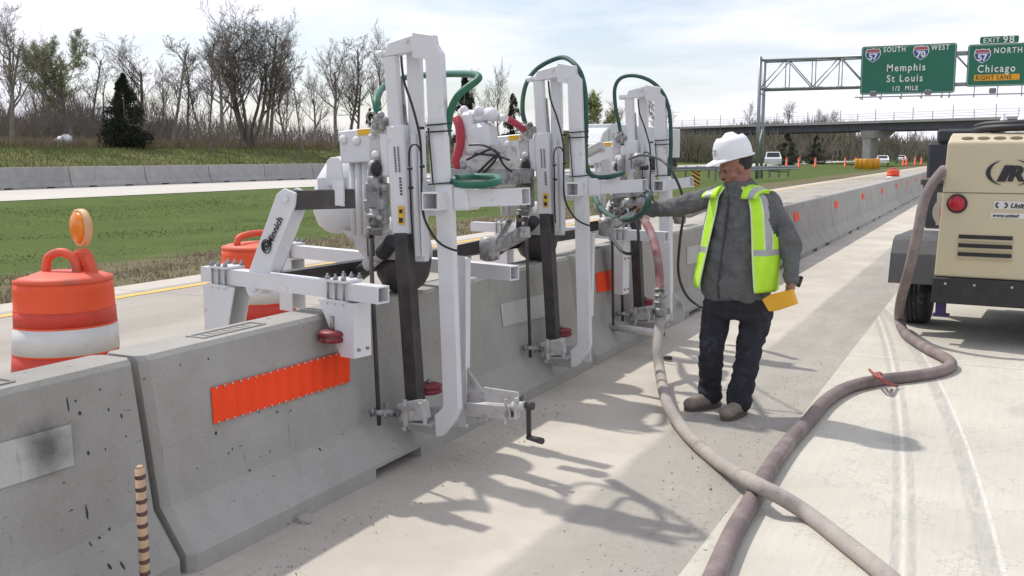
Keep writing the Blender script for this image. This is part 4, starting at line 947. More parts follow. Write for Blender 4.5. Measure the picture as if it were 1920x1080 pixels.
stext('SOUTH',1656,98,.52,sg,sx=.80); stext('WEST',1746,94,.52,sg,sx=.80); stext('Memphis',1662,134,.74,sg); stext('St Louis',1662,154,.74,sg); stext('1/2  MILE',1672,170,.46,sg,sx=.82)
q2=sp(1811,163); q3x=q2.x+6.6; q3=sp(1815,84)
s2=thing('road_sign',((q2.x+q3x)/2,SYY,q2.z),'green overhead sign reading Chicago with yellow strip and exit tab at the right edge','sign','green overhead signs')
sign_panel(q2.x,q3x,q2.z,q3.z,s2)
p=sp(1842,104); shield(p.x,p.z,.92,'57',s2)
stext('NORTH',1863,100,.55,s2); stext('Chicago',1832,136,.74,s2)
a_=sp(1826,152); b_=sp(1912,138); mb=MB(); mb.box(((a_.x+b_.x)/2,SYY-.012,(a_.z+b_.z)/2),(b_.x-a_.x,.01,b_.z-a_.z)); ys=mb.build('yellow_strip',SY,s2)
stext('RIGHT LANE',1829,150,.44,ys,SK,1.05,.004)
a_=sp(1837,83); b_=sp(1911,66); mb=MB(); mb.prism(rrect(a_.x,b_.x,a_.z+.02,b_.z,SYY,.1),(0,.05,0)); tb=mb.build('exit_tab',SGN,s2)
p=sp(1843,80); text_mb('EXIT',.42,(p.x,SYY-.02,p.z),ux,uz,.01,ch=1.2,bold=.008).build('lettering',SW,tb)
p=sp(1880,80); text_mb('98',.62,(p.x,SYY-.02,p.z),ux,uz,.01,ch=1.2,bold=.012).build('lettering',SW,tb)
# lamp walkway under the signs
wz=sp(1700,182).z
mb=MB(); mb.bar((sp(1607,182).x,SYY-1.2,wz),(xR,SYY-1.2,wz),.10,.06); mb.bar((sp(1607,182).x,SYY-.9,wz),(xR,SYY-.9,wz),.06,.06); mb.build('walkway_rail',GS,gan)
for px in (1617,1652,1690,1728,1766,1780,1826,1870,1915):
    x_=sp(px,180).x; mb=MB(); mb.bar((x_,GY-.75,zB+.0),(x_,SYY-.02+.13,wz+.2),.05,.05); mb.bar((x_,SYY+.1,wz+.8),(x_,SYY+.1,wz-.12),.06,.06); mb.bar((x_,SYY+.1,wz-.1),(x_,SYY-1.25,wz-.06),.06,.06); mb.build('hanger',GS,gan)
for px in (1641,1742,1861):
    x_=sp(px,180).x; mb=MB(); mb.box((x_,SYY-1.2,wz+.22),(.42,.3,.34),bev=.05); mb.build('sign_lamp',mat('lamp_grey_%d'%px,(.2,.18,.22),.5),gan)

# ------------------------------------------------------------ overpass
BA=Vector((PF(1262,240,205).x,PF(1262,240,205).y,0)); BB=Vector((PF(1905,232,148).x,PF(1905,232,148).y,0)); bd=(BB-BA).normalized(); BB=BB+bd*60; bn=Vector((-bd.y,bd.x,0))
ov=thing('overpass',BA,'steel girder overpass on concrete piers crossing beyond the gantry','bridge')
z0=5.55; z1=7.15
mb=MB(); mb.bar(BA+Vector((0,0,(z0+z1-.35)/2)),BB+Vector((0,0,(z0+z1-.35)/2)),.5,z1-.35-z0); mb.bar(BA+bn*9+Vector((0,0,(z0+z1-.35)/2)),BB+bn*9+Vector((0,0,(z0+z1-.35)/2)),.5,z1-.35-z0)
for k_ in (3,6): mb.bar(BA+bn*k_+Vector((0,0,6.2)),BB+bn*k_+Vector((0,0,6.2)),.4,1.2)
n_=int((BB-BA).length/7)
for i in range(n_): mb.bar(BA+bd*7*i-bn*.26+Vector((0,0,z0+.02)),BA+bd*7*i-bn*.26+Vector((0,0,z1-.4)),.14,.08,up=bn)
mb.build('girder',STL,ov)
mb=MB(); mb.bar(BA+bn*4.5+Vector((0,0,z1-.2)),BB+bn*4.5+Vector((0,0,z1-.2)),11,.4); mb.build('deck',BCON,ov)
mb=MB()
for z_,t_ in ((z1+.35,.10),(z1+.75,.08),(z1+1.15,.08)):
    mb.bar(BA-bn*.9+Vector((0,0,z_)),BB-bn*.9+Vector((0,0,z_)),.05,t_*.6)
for i in range(int((BB-BA).length/3.4)): mb.bar(BA-bn*.9+bd*3.4*i+Vector((0,0,z1)),BA-bn*.9+bd*3.4*i+Vector((0,0,z1+(1.9 if i%2==0 else 1.2))),.09,.09,up=bn)
mb.build('railing',mat('pale_rail',(.42,.43,.45),.6),ov)
def pier(c):
    mb=MB(); mb.bar(c-bn*.2,c-bn*.2+Vector((0,0,4.3)),1.6,1.9,up=bn,bev=.1); mb.prism([c-bd*1.0-bn*1.2+Vector((0,0,4.3)),c-bd*1.0+bn*2.2+Vector((0,0,4.3)),c-bd*1.0+bn*4.5+Vector((0,0,z0)),c-bd*1.0-bn*1.6+Vector((0,0,z0))],bd*2.6)
    mb.build('pier',BCON,ov)
pc0=PF(1627,300,168); tpar=(Vector((pc0.x,pc0.y,0))-BA).dot(bd); pier(BA+bd*tpar); pier(BA+bd*(tpar+42)); 
mb=MB(); mb.prism([BA-bd*30-bn*6,BA+bd*14-bn*6,BA-bn*6+Vector((0,0,5.5)),BA-bd*30-bn*6+Vector((0,0,7.0))],bn*22); tag(mb.build('embankment',MATS['grass_ground']),kind='structure')
# crash drums at the pier
cp=BA+bd*tpar
pj=PZ(1612,318,0)
mb=MB(); mb.lathe((0,0,0),[(.46,0),(.47,.35),(.48,.36),(.48,.70),(.46,.9),(.44,.93),(.05,.95)],20); yd=None
for i,(px,F) in enumerate(((1611,118),(1619,116),(1627,115),(1635,116.5),(1642,119))):
    p=PF(px,300,F); 
    if yd is None: yd=mb.build('crash_barrel',mat('barrel_yellow',(.72,.33,.02),.5,0,.08,2)); o=yd
    else: o=yd.copy(); sc.collection.objects.link(o)
    o.location=(p.x,p.y,0); o.scale=(1,1,1.25); tag(o,'yellow sand barrel in the cluster before the bridge pier, %s from the left'%['first','second','third','fourth','last'][i],'crash barrel','yellow crash barrels by the pier')

# ------------------------------------------------------------ worker
WY=6.42
wp=lambda px,py,d=0: PY(px,py,WY+d)
wk=thing('person',(-1.56,WY,0),'worker in white hard hat, lime vest, grey shirt and navy trousers reaching to the drill','person')
FD=Vector((-.26,-.965,0)).normalized(); RD=Vector((-FD.y,FD.x,0)); RD=-RD if RD.x>0 else RD   # RD: his right (image left)
def blob(name,m,caps,voxel=.012,smooth=4,sub=0,parent=None,disp=None):
    mb=MB()
    for c in caps:
        if c[0]=='c': _,p,q,r1,r2=c; p=Vector(p);q=Vector(q); mb.cyl(p,q,r1,r2,n=20); mb.ball(p,r1*.995,3); mb.ball(q,r2*.995,3)
        elif c[0]=='e': _,p,r,sc_,M=c; mb.ball(p,r,3,sc_,M)
        elif c[0]=='l': # loft of ellipse rings (centre,side,depth)
            _,rings=c; prev=None
            for cc,a,b in rings:
                ring=[mb.bm.verts.new(Vector(cc)+RD*(a*math.copysign(abs(math.cos(t))**.85,math.cos(t)))+FD*(b*math.copysign(abs(math.sin(t))**.85,math.sin(t)))) for t in [2*math.pi*k/32 for k in range(32)]]
                if prev:
                    for k in range(32): mb.face([prev[k],prev[(k+1)%32],ring[(k+1)%32],ring[k]])
                else: mb.face(ring[::-1])
                prev=ring
            mb.face(prev)
    o=mb.build(name,m,parent)
    md=o.modifiers.new('r','REMESH'); md.mode='VOXEL'; md.voxel_size=voxel; md.use_smooth_shade=True
    md=o.modifiers.new('s','SMOOTH'); md.iterations=smooth; md.factor=.5
    bpy.context.view_layer.update()
    me=bpy.data.meshes.new_from_object(o.evaluated_get(bpy.context.evaluated_depsgraph_get())); o.modifiers.clear(); old=o.data; o.data=me; bpy.data.meshes.remove(old)
    if disp:
        me.calc_loop_triangles() if False else None
        nr=[v.normal.copy() for v in me.vertices]
        for v,n_ in zip(me.vertices,nr): v.co+=n_*disp(v.co)
    for p in me.polygons: p.use_smooth=True
    if not me.materials: me.materials.append(m)
    return o
# joints
neck=wp(1386,342); chest=wp(1392,400)
shR=wp(1340,368,.02); elR=wp(1272,388,.05); wrR=wp(1222,394,.10); haR=wp(1206,392,.12)
shL=wp(1441,378,.02); elL=wp(1483,462,.0); wrL=wp(1484,528,-.06); haL=wp(1478,552,-.10)
hpR=wp(1350,580); hpL=wp(1410,580); knR=wp(1333,660,-.03); knL=wp(1403,668,-.05); anR=wp(1332,742,.05); anL=wp(1386,762,-.06)
anR.z=.09; anL.z=.09
hd=wp(1378,312)
HF=Vector((-.76,-.56,-.36)).normalized()   # where the face looks
HS=HF.cross(Vector((0,0,1))).normalized(); HU=HS.cross(HF).normalized()
MH_=Matrix((HS,HF,HU)).transposed()
H=lambda a,b,c: hd+HS*a+HF*b+HU*c
# hands
def hand(w_,dirv,palm,thumb_side,curl):
    d=dirv.normalized(); n_=palm.normalized(); sd=d.cross(n_).normalized()*thumb_side; caps=[]
    caps.append(('c',w_,w_+d*.04,.030,.030)); pc=w_+d*.05
    for i in range(4):
        o=(i-1.5)*.021; caps.append(('c',w_+d*.02-sd*o*.8,w_+d*.088-sd*o,.017,.0125))
        L_=(.030,.036,.034,.026)[i]; k=w_+d*.088-sd*o; a1=curl; p1=k+(d*math.cos(a1)+n_*math.sin(a1))*L_; a2=curl*1.9; p2=p1+(d*math.cos(a2)+n_*math.sin(a2))*L_*.75; a3=curl*2.5; p3=p2+(d*math.cos(a3)+n_*math.sin(a3))*L_*.6
        caps+= [('c',k,p1,.0105,.0095),('c',p1,p2,.0095,.0085),('c',p2,p3,.0085,.0075)]
    b=w_+d*.03+sd*.026; t1=b+(d*.7+sd*.7+n_*.25).normalized()*.036; t2=t1+(d*.8+n_*.55+sd*.1).normalized()*.03
    caps+=[('c',b,t1,.0135,.011),('c',t1,t2,.011,.0085)]
    return caps
bodycaps=[('e',H(0,-.012,.035),.10,(.78,.98,.98),MH_),('e',H(0,.035,-.045),.075,(.82,.85,1.05),MH_),('e',H(0,.062,-.088),.032,(1.1,.9,.8),MH_),
 ('c',H(0,.083,.0),H(0,.108,-.032),.011,.016),('e',H(.072,-.005,-.012),.030,(.35,.75,1.15),MH_),('e',H(-.072,-.005,-.012),.030,(.35,.75,1.15),MH_),
 ('c',H(.03,.078,.018),H(-.03,.078,.018),.014,.014),('c',H(.018,.092,-.062),H(-.018,.092,-.062),.010,.010),('e',H(.045,.05,-.035),.03,(1,1,1),MH_),('e',H(-.045,.05,-.035),.03,(1,1,1),MH_),
 ('c',H(0,-.03,-.04),neck+Vector((0,.0,-.03)),.062,.072),
 ('l',[(neck+Vector((.015,0,-.02)),.07,.07),(chest+Vector((0,0,.08)),.16,.09),(chest,.19,.12),(wp(1385,470),.19,.14),(wp(1382,535),.18,.14),(wp(1381,565),.16,.12)]),
 ('c',shR,elR,.05,.045),('c',elR,wrR,.042,.028),('c',shL,elL,.055,.048),('c',elL,wrL,.045,.028),
 ('c',hpR,knR,.075,.055),('c',knR,anR,.052,.038),('c',hpL,knL,.078,.056),('c',knL,anL,.052,.038),
 ('c',anR,anR+Vector((-.05,-.10,-.05)),.035,.03),('c',anL,anL+Vector((-.03,-.11,-.05)),.035,.03)]
bodycaps+=hand(wrR,(haR-wrR),Vector((0,-.3,-1)),-1,.9)+hand(wrL,Vector((-.12,-.12,-1)),Vector((-.9,-.3,0)),1,.75)
bo=blob('body',SKIN,bodycaps,.0075,3,parent=wk)
mb=MB()
for s_ in (-1,1): mb.ball(H(s_*.03,.083,.0),.0105,2); 
mb.build('eyes',mat('eye_dark',(.06,.05,.05),.3),bo)
mb=MB(); mb.ball(H(0,-.030,.022),.101,3,(.83,.95,.86),MH_); bmesh.ops.delete(mb.bm,geom=[v for v in mb.bm.verts if (v.co-hd).dot(HF)>.0 or (v.co-hd).dot(HU)<-.055],context='VERTS'); mb.build('hair',HAIR,bo)
mb=MB(); mb.tube([H(.022,.100,-.048),H(0,.107,-.046),H(-.022,.100,-.048)],.006,6); mb.build('moustache',HAIR,bo)
# hard hat
hc=H(0,-.008,.060); TI=Matrix.Rotation(R(9),3,HS)@MH_
mb=MB(); n_=36; rows=[(1.0,0),(1.0,.025),(.985,.05),(.94,.075),(.84,.105),(.68,.127),(.45,.123),(.2,.149),(.03,.151)]
prev=None
for rr,z in rows:
    ring=[]
    for k in range(n_):
        t=2*math.pi*k/n_; x,y=math.cos(t)*.107*rr,math.sin(t)*.125*rr; rid=.006*math.exp(-(x/.018)**2)*(1 if z>.03 else 0)
        ring.append(mb.bm.verts.new(hc+TI@Vector((x,y,z+rid))))
    if prev:
        for k in range(n_):
            f=mb.face([prev[k],prev[(k+1)%n_],ring[(k+1)%n_],ring[k]]); f.smooth=True
    prev=ring
mb.face(prev)
hh=mb.build('hard_hat',HAT,wk)
mb=MB(); top=[];bot=[]
for k in range(n_):
    t=2*math.pi*k/n_; f_=max(0,math.sin(t)); ext=.012+.046*f_**1.6; x,y=math.cos(t)*(.107+.012+.008*f_),math.sin(t)*(.125)+math.copysign(ext if math.sin(t)>0 else .012,math.sin(t)) ; dz=-.022*f_**2
    top.append((mb.bm.verts.new(hc+TI@Vector((math.cos(t)*.105,math.sin(t)*.123,.006))),mb.bm.verts.new(hc+TI@Vector((x,y,dz+.001)))))
    bot.append((mb.bm.verts.new(hc+TI@Vector((math.cos(t)*.105,math.sin(t)*.123,-.002))),mb.bm.verts.new(hc+TI@Vector((x,y,dz-.006)))))
for k in range(n_):
    l=(k+1)%n_; mb.face([top[k][0],top[k][1],top[l][1],top[l][0]]); mb.face([bot[k][0],bot[l][0],bot[l][1],bot[k][1]]); mb.face([top[k][1],bot[k][1],bot[l][1],top[l][1]])
mb.build('brim',HAT,hh,smooth=True)
d_=(TI@Vector((-.10,.99,0))).normalized()
mb=MB(); pc_=hc+TI@Vector((-.01,.121,.052)); 
Ms=Matrix((TI@Vector((1,0,0)),TI@Vector((0,.93,.36)).normalized()*-1 if False else (TI@Vector((0,.96,.28))).normalized(),(TI@Vector((0,-.28,.96))).normalized())).transposed()
for i in range(2): mb.box(pc_+Ms@Vector((0,.002,.010-.02*i)),(.044,.004,.013),rot=Ms)
mb.build('hat_sticker',mat('sticker_grey',(.35,.36,.37),.5),hh)
# shirt
def folds(c): return .011*noise.noise(Vector((c.x*13,c.y*13,c.z*8)))+.010*(1-abs(noise.noise(Vector((c.x*9+c.z*7,c.y*9,c.z*14)))*2.2))+.005*noise.noise(c*34)-.006
tors=[(neck+Vector((.01,0,.01)),.085,.08),(neck+Vector((.01,0,-.035)),.115,.09),(wp(1392,368),.20,.115),(wp(1394,395),.212,.14),(wp(1390,440),.220,.16),(wp(1385,490),.224,.178),(wp(1380,530),.225,.18),(wp(1379,556),.22,.165),(wp(1379,560),.20,.15)]
sc_caps=[('l',tors),('c',shR,elR,.074,.065),('c',elR,wrR+(wrR-elR)*-.02,.064,.048),('c',shL,elL,.074,.068),('c',elL,wrL+Vector((0,0,.015)),.068,.046)]
sh=blob('shirt',SHIRT,sc_caps,.010,6,parent=wk,disp=folds)
# collar, placket, pocket
mb=MB()
for sgn in (-1,1):
    c0=neck+Vector((.0,0,-.005)); pts=[c0-FD*.07+RD*.03*sgn+Vector((0,0,.02)),c0+RD*.085*sgn+Vector((0,0,.012)),c0+FD*.075+RD*.05*sgn+Vector((0,0,-.03)),c0+FD*.105+RD*.03*sgn+Vector((0,0,-.09))]
    mb.tube(pts,.015,6)
mb.build('collar',SHIRT,sh)
def onfront(f,z,off=.006):    # point on the front of the torso at side fraction f and height z
    best=None
    for (c1,a1,b1),(c2,a2,b2) in zip(tors,tors[1:]):
        if c2.z<=z<=c1.z:
            t=(c1.z-z)/(c1.z-c2.z+1e-9); cc=c1.lerp(c2,t); a=a1+(a2-a1)*t; b=b1+(b2-b1)*t
            t_=math.acos(max(-1,min(1,f))); best=cc+RD*(a+off)*math.copysign(abs(math.cos(t_))**.85,math.cos(t_))+FD*(b+off)*abs(math.sin(t_))**.85
    return best
zt_=tors[1][0].z-.03; zb_=tors[-2][0].z
mb=MB(); mb.tube([onfront(.12-.05*i/9,zt_-(zt_-zb_)*i/9*.98-.01,.004) for i in range(10)],.006,6); mb.build('zip',mat('zip_dark',(.04,.04,.045),.5),sh)
# vest: shell over the torso, open in front, with armholes
mb=MB(); mb.use(LIME); mb.use(REFL); mb.use(LIMED)
nz_=34; na=110; zT_=tors[0][0].z-.035; zB_=wp(1400,541).z; grid=[]
def ring_at(z):
    for (c1,a1,b1),(c2,a2,b2) in zip(tors,tors[1:]):
        if c2.z<=z<=c1.z+1e-6:
            t=(c1.z-z)/(c1.z-c2.z+1e-9); return c1.lerp(c2,t),a1+(a2-a1)*t,b1+(b2-b1)*t
    return tors[-1]
for i in range(nz_+1):
    f=i/nz_; z=zT_+(zB_-zT_)*f; cc,a,b=ring_at(z); row=[]; fl=.018+.020*f
    oR=90-(22+8*f); oL=90+(22+26*f); span=360-(oL-oR)
    for k in range(na+1):
        td=oL+span*k/na; t=R(td); ct,st_=math.cos(t),math.sin(t); wv=.006*math.sin(t*9+i*.15)*f; dr=-.02*f*math.sin(3*k/na*6.28)*0
        row.append((mb.bm.verts.new(cc+RD*(a+fl+wv)*math.copysign(abs(ct)**.85,ct)+FD*(b+fl+wv)*math.copysign(abs(st_)**.85,st_)+Vector((0,0,dr))),td,z))
    grid.append(row)
for i in range(nz_):
    f=i/nz_; z=grid[i][0][2]; armz=zT_-.29; zb1=zT_-.36
    for k in range(na):
        t=grid[i][k][1]%360; da=min(abs(t),abs(t-360),abs(t-180)); lim=27*min(1,max(0,(z-armz)/.10))**.5 if z>armz else 0
        if da<lim and f>.05: continue
        fk=k*360/na; m_=LIME
        if zb1-.055<z<zb1 : m_=REFL
        if z>=zb1 and (8<k<15 or na-16<k<na-9 or 42<k<47 or 63<k<68): m_=REFL
        if k==0 or k==na-1 or (z>=zb1 and k in(8,15,na-16,na-9)): m_=LIMED
        mb.use(m_); mb.face([grid[i][k][0],grid[i][k+1][0],grid[i+1][k+1][0],grid[i+1][k][0]])
bmesh.ops.delete(mb.bm,geom=[v for v in mb.bm.verts if not v.link_faces],context='VERTS')
vest=mb.build('safety_vest',None,wk,smooth=True); so_=vest.modifiers.new('s','SOLIDIFY'); so_.thickness=.006; so_.offset=0
# shoulder panels of the vest
mb=MB(); mb.use(LIME); mb.use(REFL)
for sgn in (-1,1):
    prev=None
    for i in range(13):
        t=i/12; ang=math.pi*t; row=[]
        for j in range(6):
            u_=.085+.105*j/5; cc=neck+Vector((.008,0,-.075)); hgt=.088-.040*(j/5)-.0
            p=cc+RD*u_*sgn+FD*(.150*math.cos(ang)*(1 if ang<1.57 else .9))+Vector((0,0,hgt*math.sin(ang)-.02))
            row.append(mb.bm.verts.new(p))
        if prev:
            for j in range(5): mb.use(REFL if j in(2,3) else LIME); mb.face([prev[j],prev[j+1],row[j+1],row[j]])
        prev=row
vp=mb.build('shoulder_strap',None,vest,smooth=True); so_=vp.modifiers.new('s','SOLIDIFY'); so_.thickness=.006
# trousers and boots
def jf(c): return .008*(1-abs(noise.noise(Vector((c.x*7,c.y*7,c.z*17)))*2.2))-.004+.009*noise.noise(Vector((c.x*14,c.y*14,c.z*9)))+.006*noise.noise(c*24)
tr=blob('trousers',JEAN,[('l',[(wp(1380,548),.205,.15),(wp(1380,575),.215,.155),(wp(1381,588),.20,.15),(wp(1381,596),.17,.13)]),('c',hpR+Vector((-.02,0,0)),knR,.096,.080),('c',knR,anR+Vector((0,0,.05)),.080,.074),('c',hpL+Vector((.03,0,0)),knL,.104,.080),('c',knL,anL+Vector((0,0,.045)),.080,.076),
  ('c',anR+Vector((0,0,.07)),anR+Vector((0,0,.01)),.072,.080),('c',anL+Vector((0,0,.07)),anL+Vector((0,0,.0)),.075,.084)],.011,5,parent=wk,disp=jf)
def boot(an,dv):
    d=dv.normalized(); g0=Vector((an.x,an.y,0)); sd=Vector((-d.y,d.x,0))
    b=blob('boot',BOOT,[('c',g0+Vector((0,0,.14)),g0+Vector((0,0,.06)),.052,.05),('c',g0-d*.03+Vector((0,0,.05)),g0+d*.06+Vector((0,0,.055)),.048,.048),('c',g0+d*.06+Vector((0,0,.055)),g0+d*.16+Vector((0,0,.045)),.046,.044),('e',g0+d*.165+Vector((0,0,.045)),.05,(1,1,.8),None)],.008,3,parent=wk)
    mb=MB(); P_=[]
    for k in range(20):
        t=2*math.pi*k/20; P_.append(g0+d*(.06+.155*math.cos(t))+sd*(.052+.006*math.cos(t))*math.sin(t)+Vector((0,0,.0)))
    mb.prism(P_,(0,0,.028),.003); mb.build('boot_sole',mat('sole_%d'%len(MATS),(.10,.085,.07),.9),b)
boot(anR,Vector((-.55,-.8,0))); boot(anL,Vector((-.25,-1,0)))
# yellow book in the left hand, black radio behind it
fz=PY(1462,566,WY-.17)
bk=[PY(*q_,WY-.17) for q_ in ((1428,562),(1444,552),(1482,543),(1491,571),(1455,583),(1441,584))]
mb=MB(); mb.prism(bk,(.012,.05,0),.004); o=mb; solo(mb,'yellow_case',YD,'small yellow folded case held in the worker\'s lowered hand','case',fz)
mb=MB(); mb.bar(PY(1496,538,WY-.02),PY(1503,518,WY-.0),.022,.022,bev=.004); solo(mb,'tool_handle',BK,'black tool handle sticking out behind the worker\'s lowered hand','tool',PY(1496,538,WY-.02))

# ------------------------------------------------------------ guardrail, hazard marker, delineators
def onroad(px,py,z=0): return PZ(px,py,z)
g1=PF(1345,322,66); g2=PF(1494,322,78); g1.z=.0; g2.z=0
gd=(g2-g1).normalized(); gn=Vector((-gd.y,gd.x,0))
for nm,off,lab in ((0,0,'grey steel guardrail in front of the gantry posts'),(1,3.5,'grey steel guardrail behind the gantry posts')):
    t_=thing('guardrail',g1+gn*off,lab,'guardrail','guardrails round the gantry posts'); a=g1+gn*off+gd*(1 if nm else 0); b=g2+gn*off-gd*(3.5 if nm else 0)
    mb=MB(); pr_=[(0,.45),(.04,.50),(.0,.56),(.0,.60),(.04,.66),(0,.72)]
    A=[mb.bm.verts.new(a-gn*x+Vector((0,0,z+.1))) for x,z in pr_]; B=[mb.bm.verts.new(b-gn*x+Vector((0,0,z+.1))) for x,z in pr_]
    for i in range(5): mb.face([A[i],A[i+1],B[i+1],B[i]])
    o=mb.build('rail',GS,t_); o.modifiers.new('s','SOLIDIFY').thickness=.02
    n_=int((b-a).length/1.9)
    for i in range(n_+1):
        mb=MB(); mb.box(a+gd*1.9*i+gn*.12+Vector((0,0,.42)),(.12,.16,.9)); mb.build('rail_post',mat('weathered_post_%d_%d'%(nm,i),(.22,.20,.17),.9),t_)
hm=PF(1305,335,50); t_=thing('hazard_marker',(hm.x,hm.y,0),'black and yellow striped hazard marker on a post in the median','sign')
mb=MB(); mb.bar((hm.x,hm.y+.03,-.2),(hm.x,hm.y+.03,hm.z),.06,.06); mb.build('post',GS,t_)
mb=MB(); mb.box((hm.x,hm.y,hm.z),(.42,.02,.8)); bd_=mb.build('board',YL,t_)
mb=MB()
for i in range(-3,4):
    z_=i*.2; P_=[(-.21,z_-.02),(.21,z_+.22-.0),(.21,z_+.32),(-.21,z_+.08)]; P_=[(x,-1*1*0+max(-.4,min(.4,-0+ (z if True else 0)))) for x,z in [(x,-z) for x,z in P_]]
    if abs(P_[0][1]-P_[3][1])<.01 and abs(P_[1][1]-P_[2][1])<.01: continue
    mb.prism([(hm.x+x,hm.y-.014,hm.z+z) for x,z in P_],(0,.003,0))
mb.build('stripe',SK,bd_)
# delineator posts along the opposing lanes
proto=None
dl=[(1475,299),(1498,299),(1529,299),(1585,297),(1605,297),(1648,296),(1694,301),(1700,298),(1716,296),(1728,295)]
for i,(px,py) in enumerate(dl):
    F=118+i*4; p=PF(px,py,F); p=Vector((p.x,p.y,.15))
    if proto is None:
        mb=MB(); mb.lathe((0,0,0),[(.22,0),(.22,.06),(.08,.08),(.06,1.05),(.05,1.08)],12); mb.use(WS); proto=None
        mb2=MB(); mb2.use(ORG); mb2.lathe((0,0,0),[(.24,0),(.24,.08),(.10,.12),(.085,1.10),(.04,1.15)],12); mb2.use(WS); mb2.lathe((0,0,0),[(.092,.75),(.094,.76),(.092,.86),(.088,.87)],12); mb.bm.free(); proto=mb2.build('delineator_post',None); o=proto
    else: o=proto.copy(); sc.collection.objects.link(o)
    o.location=p; o.scale=(1.3,1.3,1.0); tag(o,'orange channelling post on the opposing lanes, %s from the left'%['first','second','third','fourth','fifth','sixth','seventh','eighth','ninth','tenth'][i],'channelling post','orange channelling posts on the opposing lanes')

# ------------------------------------------------------------ vehicles
def car(loc,rz,label,col,pickup=False,group=None):
    t_=thing('parked_car' if False else ('pickup_truck' if pickup else 'car'),loc,label,'pickup truck' if pickup else 'car',group)
    M=Matrix.Rotation(rz,3,'Z'); X=lambda x,y,z: Vector(loc)+M@Vector((x,y,z))
    L_=4.7 if not pickup else 5.4; h2=1.45 if not pickup else 1.8
    lo=.35
    prof=[(-L_/2,lo),(-L_/2,.85),(-L_/2+.9,.98),(-L_/2+1.5,h2-.02),(-L_/2+3.0,h2),(-L_/2+3.9,.98),(L_/2,.92),(L_/2,lo)] if not pickup else [(-L_/2,lo+.1),(-L_/2,1.1),(-L_/2+1.3,1.18),(-L_/2+1.8,h2),(-L_/2+3.1,h2),(-L_/2+3.4,1.2),(L_/2,1.15),(L_/2,lo+.1)]
    W_=1.75; A=[];
    mb=MB(); 
    for sx,ins in ((-1,.0),(1,.0)):
        A.append([mb.bm.verts.new(X(sx*(W_/2-(.18 if z>1.25 else 0)),y,z)) for y,z in prof])
    mb.face(A[0]); mb.face(A[1][::-1])
    for i in range(len(prof)): mb.face([A[0][i],A[1][i],A[1][(i+1)%len(prof)],A[0][(i+1)%len(prof)]])
    bmesh.ops.bevel(mb.bm,geom=list(mb.bm.edges),offset=.05,segments=2,affect='EDGES',profile=.5)
    b=mb.build('body',col,t_,smooth=False)
    y0,z0,y1,z1=prof[2][0],prof[2][1],prof[3][0],prof[3][1]
    f=lambda t: (y0+(y1-y0)*t,z0+(z1-z0)*t)
    (ya,za),(yb,zb2)=f(.12),f(.88); mb=MB(); mb.prism([X(-W_/2+.18,ya-.03,za),X(W_/2-.18,ya-.03,za),X(W_/2-.26,yb-.03,zb2),X(-W_/2+.26,yb-.03,zb2)],M@Vector((0,.03,-.01))); mb.build('windscreen',GLS,b)
    for sx in (-1,1):
        mb=MB(); q=[(prof[2][0]+.35,1.05 if not pickup else 1.25),(prof[3][0]+.05,h2-.12),(prof[4][0]-.05,h2-.12),(prof[4][0]+.35 if not pickup else prof[4][0]+.1,1.05 if not pickup else 1.25)]
        mb.prism([X(sx*(W_/2+.008-(.17 if z>1.26 else .0)),y,z) for y,z in q],M@Vector((sx*.006,0,0))); mb.build('side_window',GLS,b)
        mb=MB(); mb.box(X(sx*.62,-L_/2-.01,.72),(.34,.05,.16),rot=M); mb.build('headlight',mat('headlamp_%d'%len(MATS),(.6,.6,.62),.2),b)
        for y in (-L_/2+.85,L_/2-.85): 
            wheel(X(sx*(W_/2-.12),y,.33),.33,.22,M@Vector((1,0,0)),t_)
    return t_
p=PF(1449,306,112); car((p.x,p.y,.15),R(12),'white pickup facing the camera, between worker\'s hat and the overpass pier',CARW,True)
p=PF(1655,300,150); car((p.x,p.y,.1),R(5),'white car in the opposing lanes just right of the bridge pier',CARW)
p=PF(1690,297,215); car((p.x,p.y,.1),R(5),'distant white car in the opposing lanes beyond the orange drum',CARW)
# box truck and trailer on the opposing carriageway
def lorry(y0,y1,x,nose,label):
    t_=thing('box_truck',(x,(y0+y1)/2,.16),label,'truck','trucks on the opposing road')
    B=lambda mb,xa,xb,ya,yb,za,zb_,bev=0: mb.box(((xa+xb)/2,(ya+yb)/2,(za+zb_)/2+.16),(xb-xa,yb-ya,zb_-za),bev=bev)
    mb=MB(); B(mb,x-1.28,x+1.28,y0+2.4,y1,1.2,4.1,.05); mb.build('cargo_box',CARW,t_)
    mb=MB(); B(mb,x-1.0,x+1.0,y0+.2,y1-.2,.75,1.15); mb.build('chassis',TAND,t_)
    mb=MB(); B(mb,x-1.15,x+1.15,y0,y0+2.2,.6,2.5,.15); cb=mb.build('cab',CARW,t_)
    mb=MB(); B(mb,x-1.0,x+1.0,y0-.02,y0+.03,1.6,2.3); mb.build('windscreen',GLS,cb)
    mb=MB(); B(mb,x+1.145,x+1.165,y0+.3,y0+1.5,1.6,2.2); mb.build('side_window',GLS,cb)
    mb=MB(); mb.prism([(x-1.1,y0+.3,2.66),(x-1.1,y0+1.0,3.5),(x-1.1,y0+2.3,3.95),(x-1.1,y0+2.3,2.66)],(2.2,0,0),.06); mb.build('roof_fairing',CARW,t_)
    for xx in (x-1.05,x+1.05):
        for yy in (y0+1.0,y1-2.2,y1-1.0): wheel(Vector((xx,yy,.66)),.5,.3,Vector((1,0,0)),t_)
    mb=MB(); B(mb,x-.9,x+.9,y1-.05,y1+.02,.5,.75); mb.build('rear_bar',GS,t_)
    return t_
lorry(80.5,97,-31.5,1,'white box truck with roof fairing seen between the middle and farthest drills')
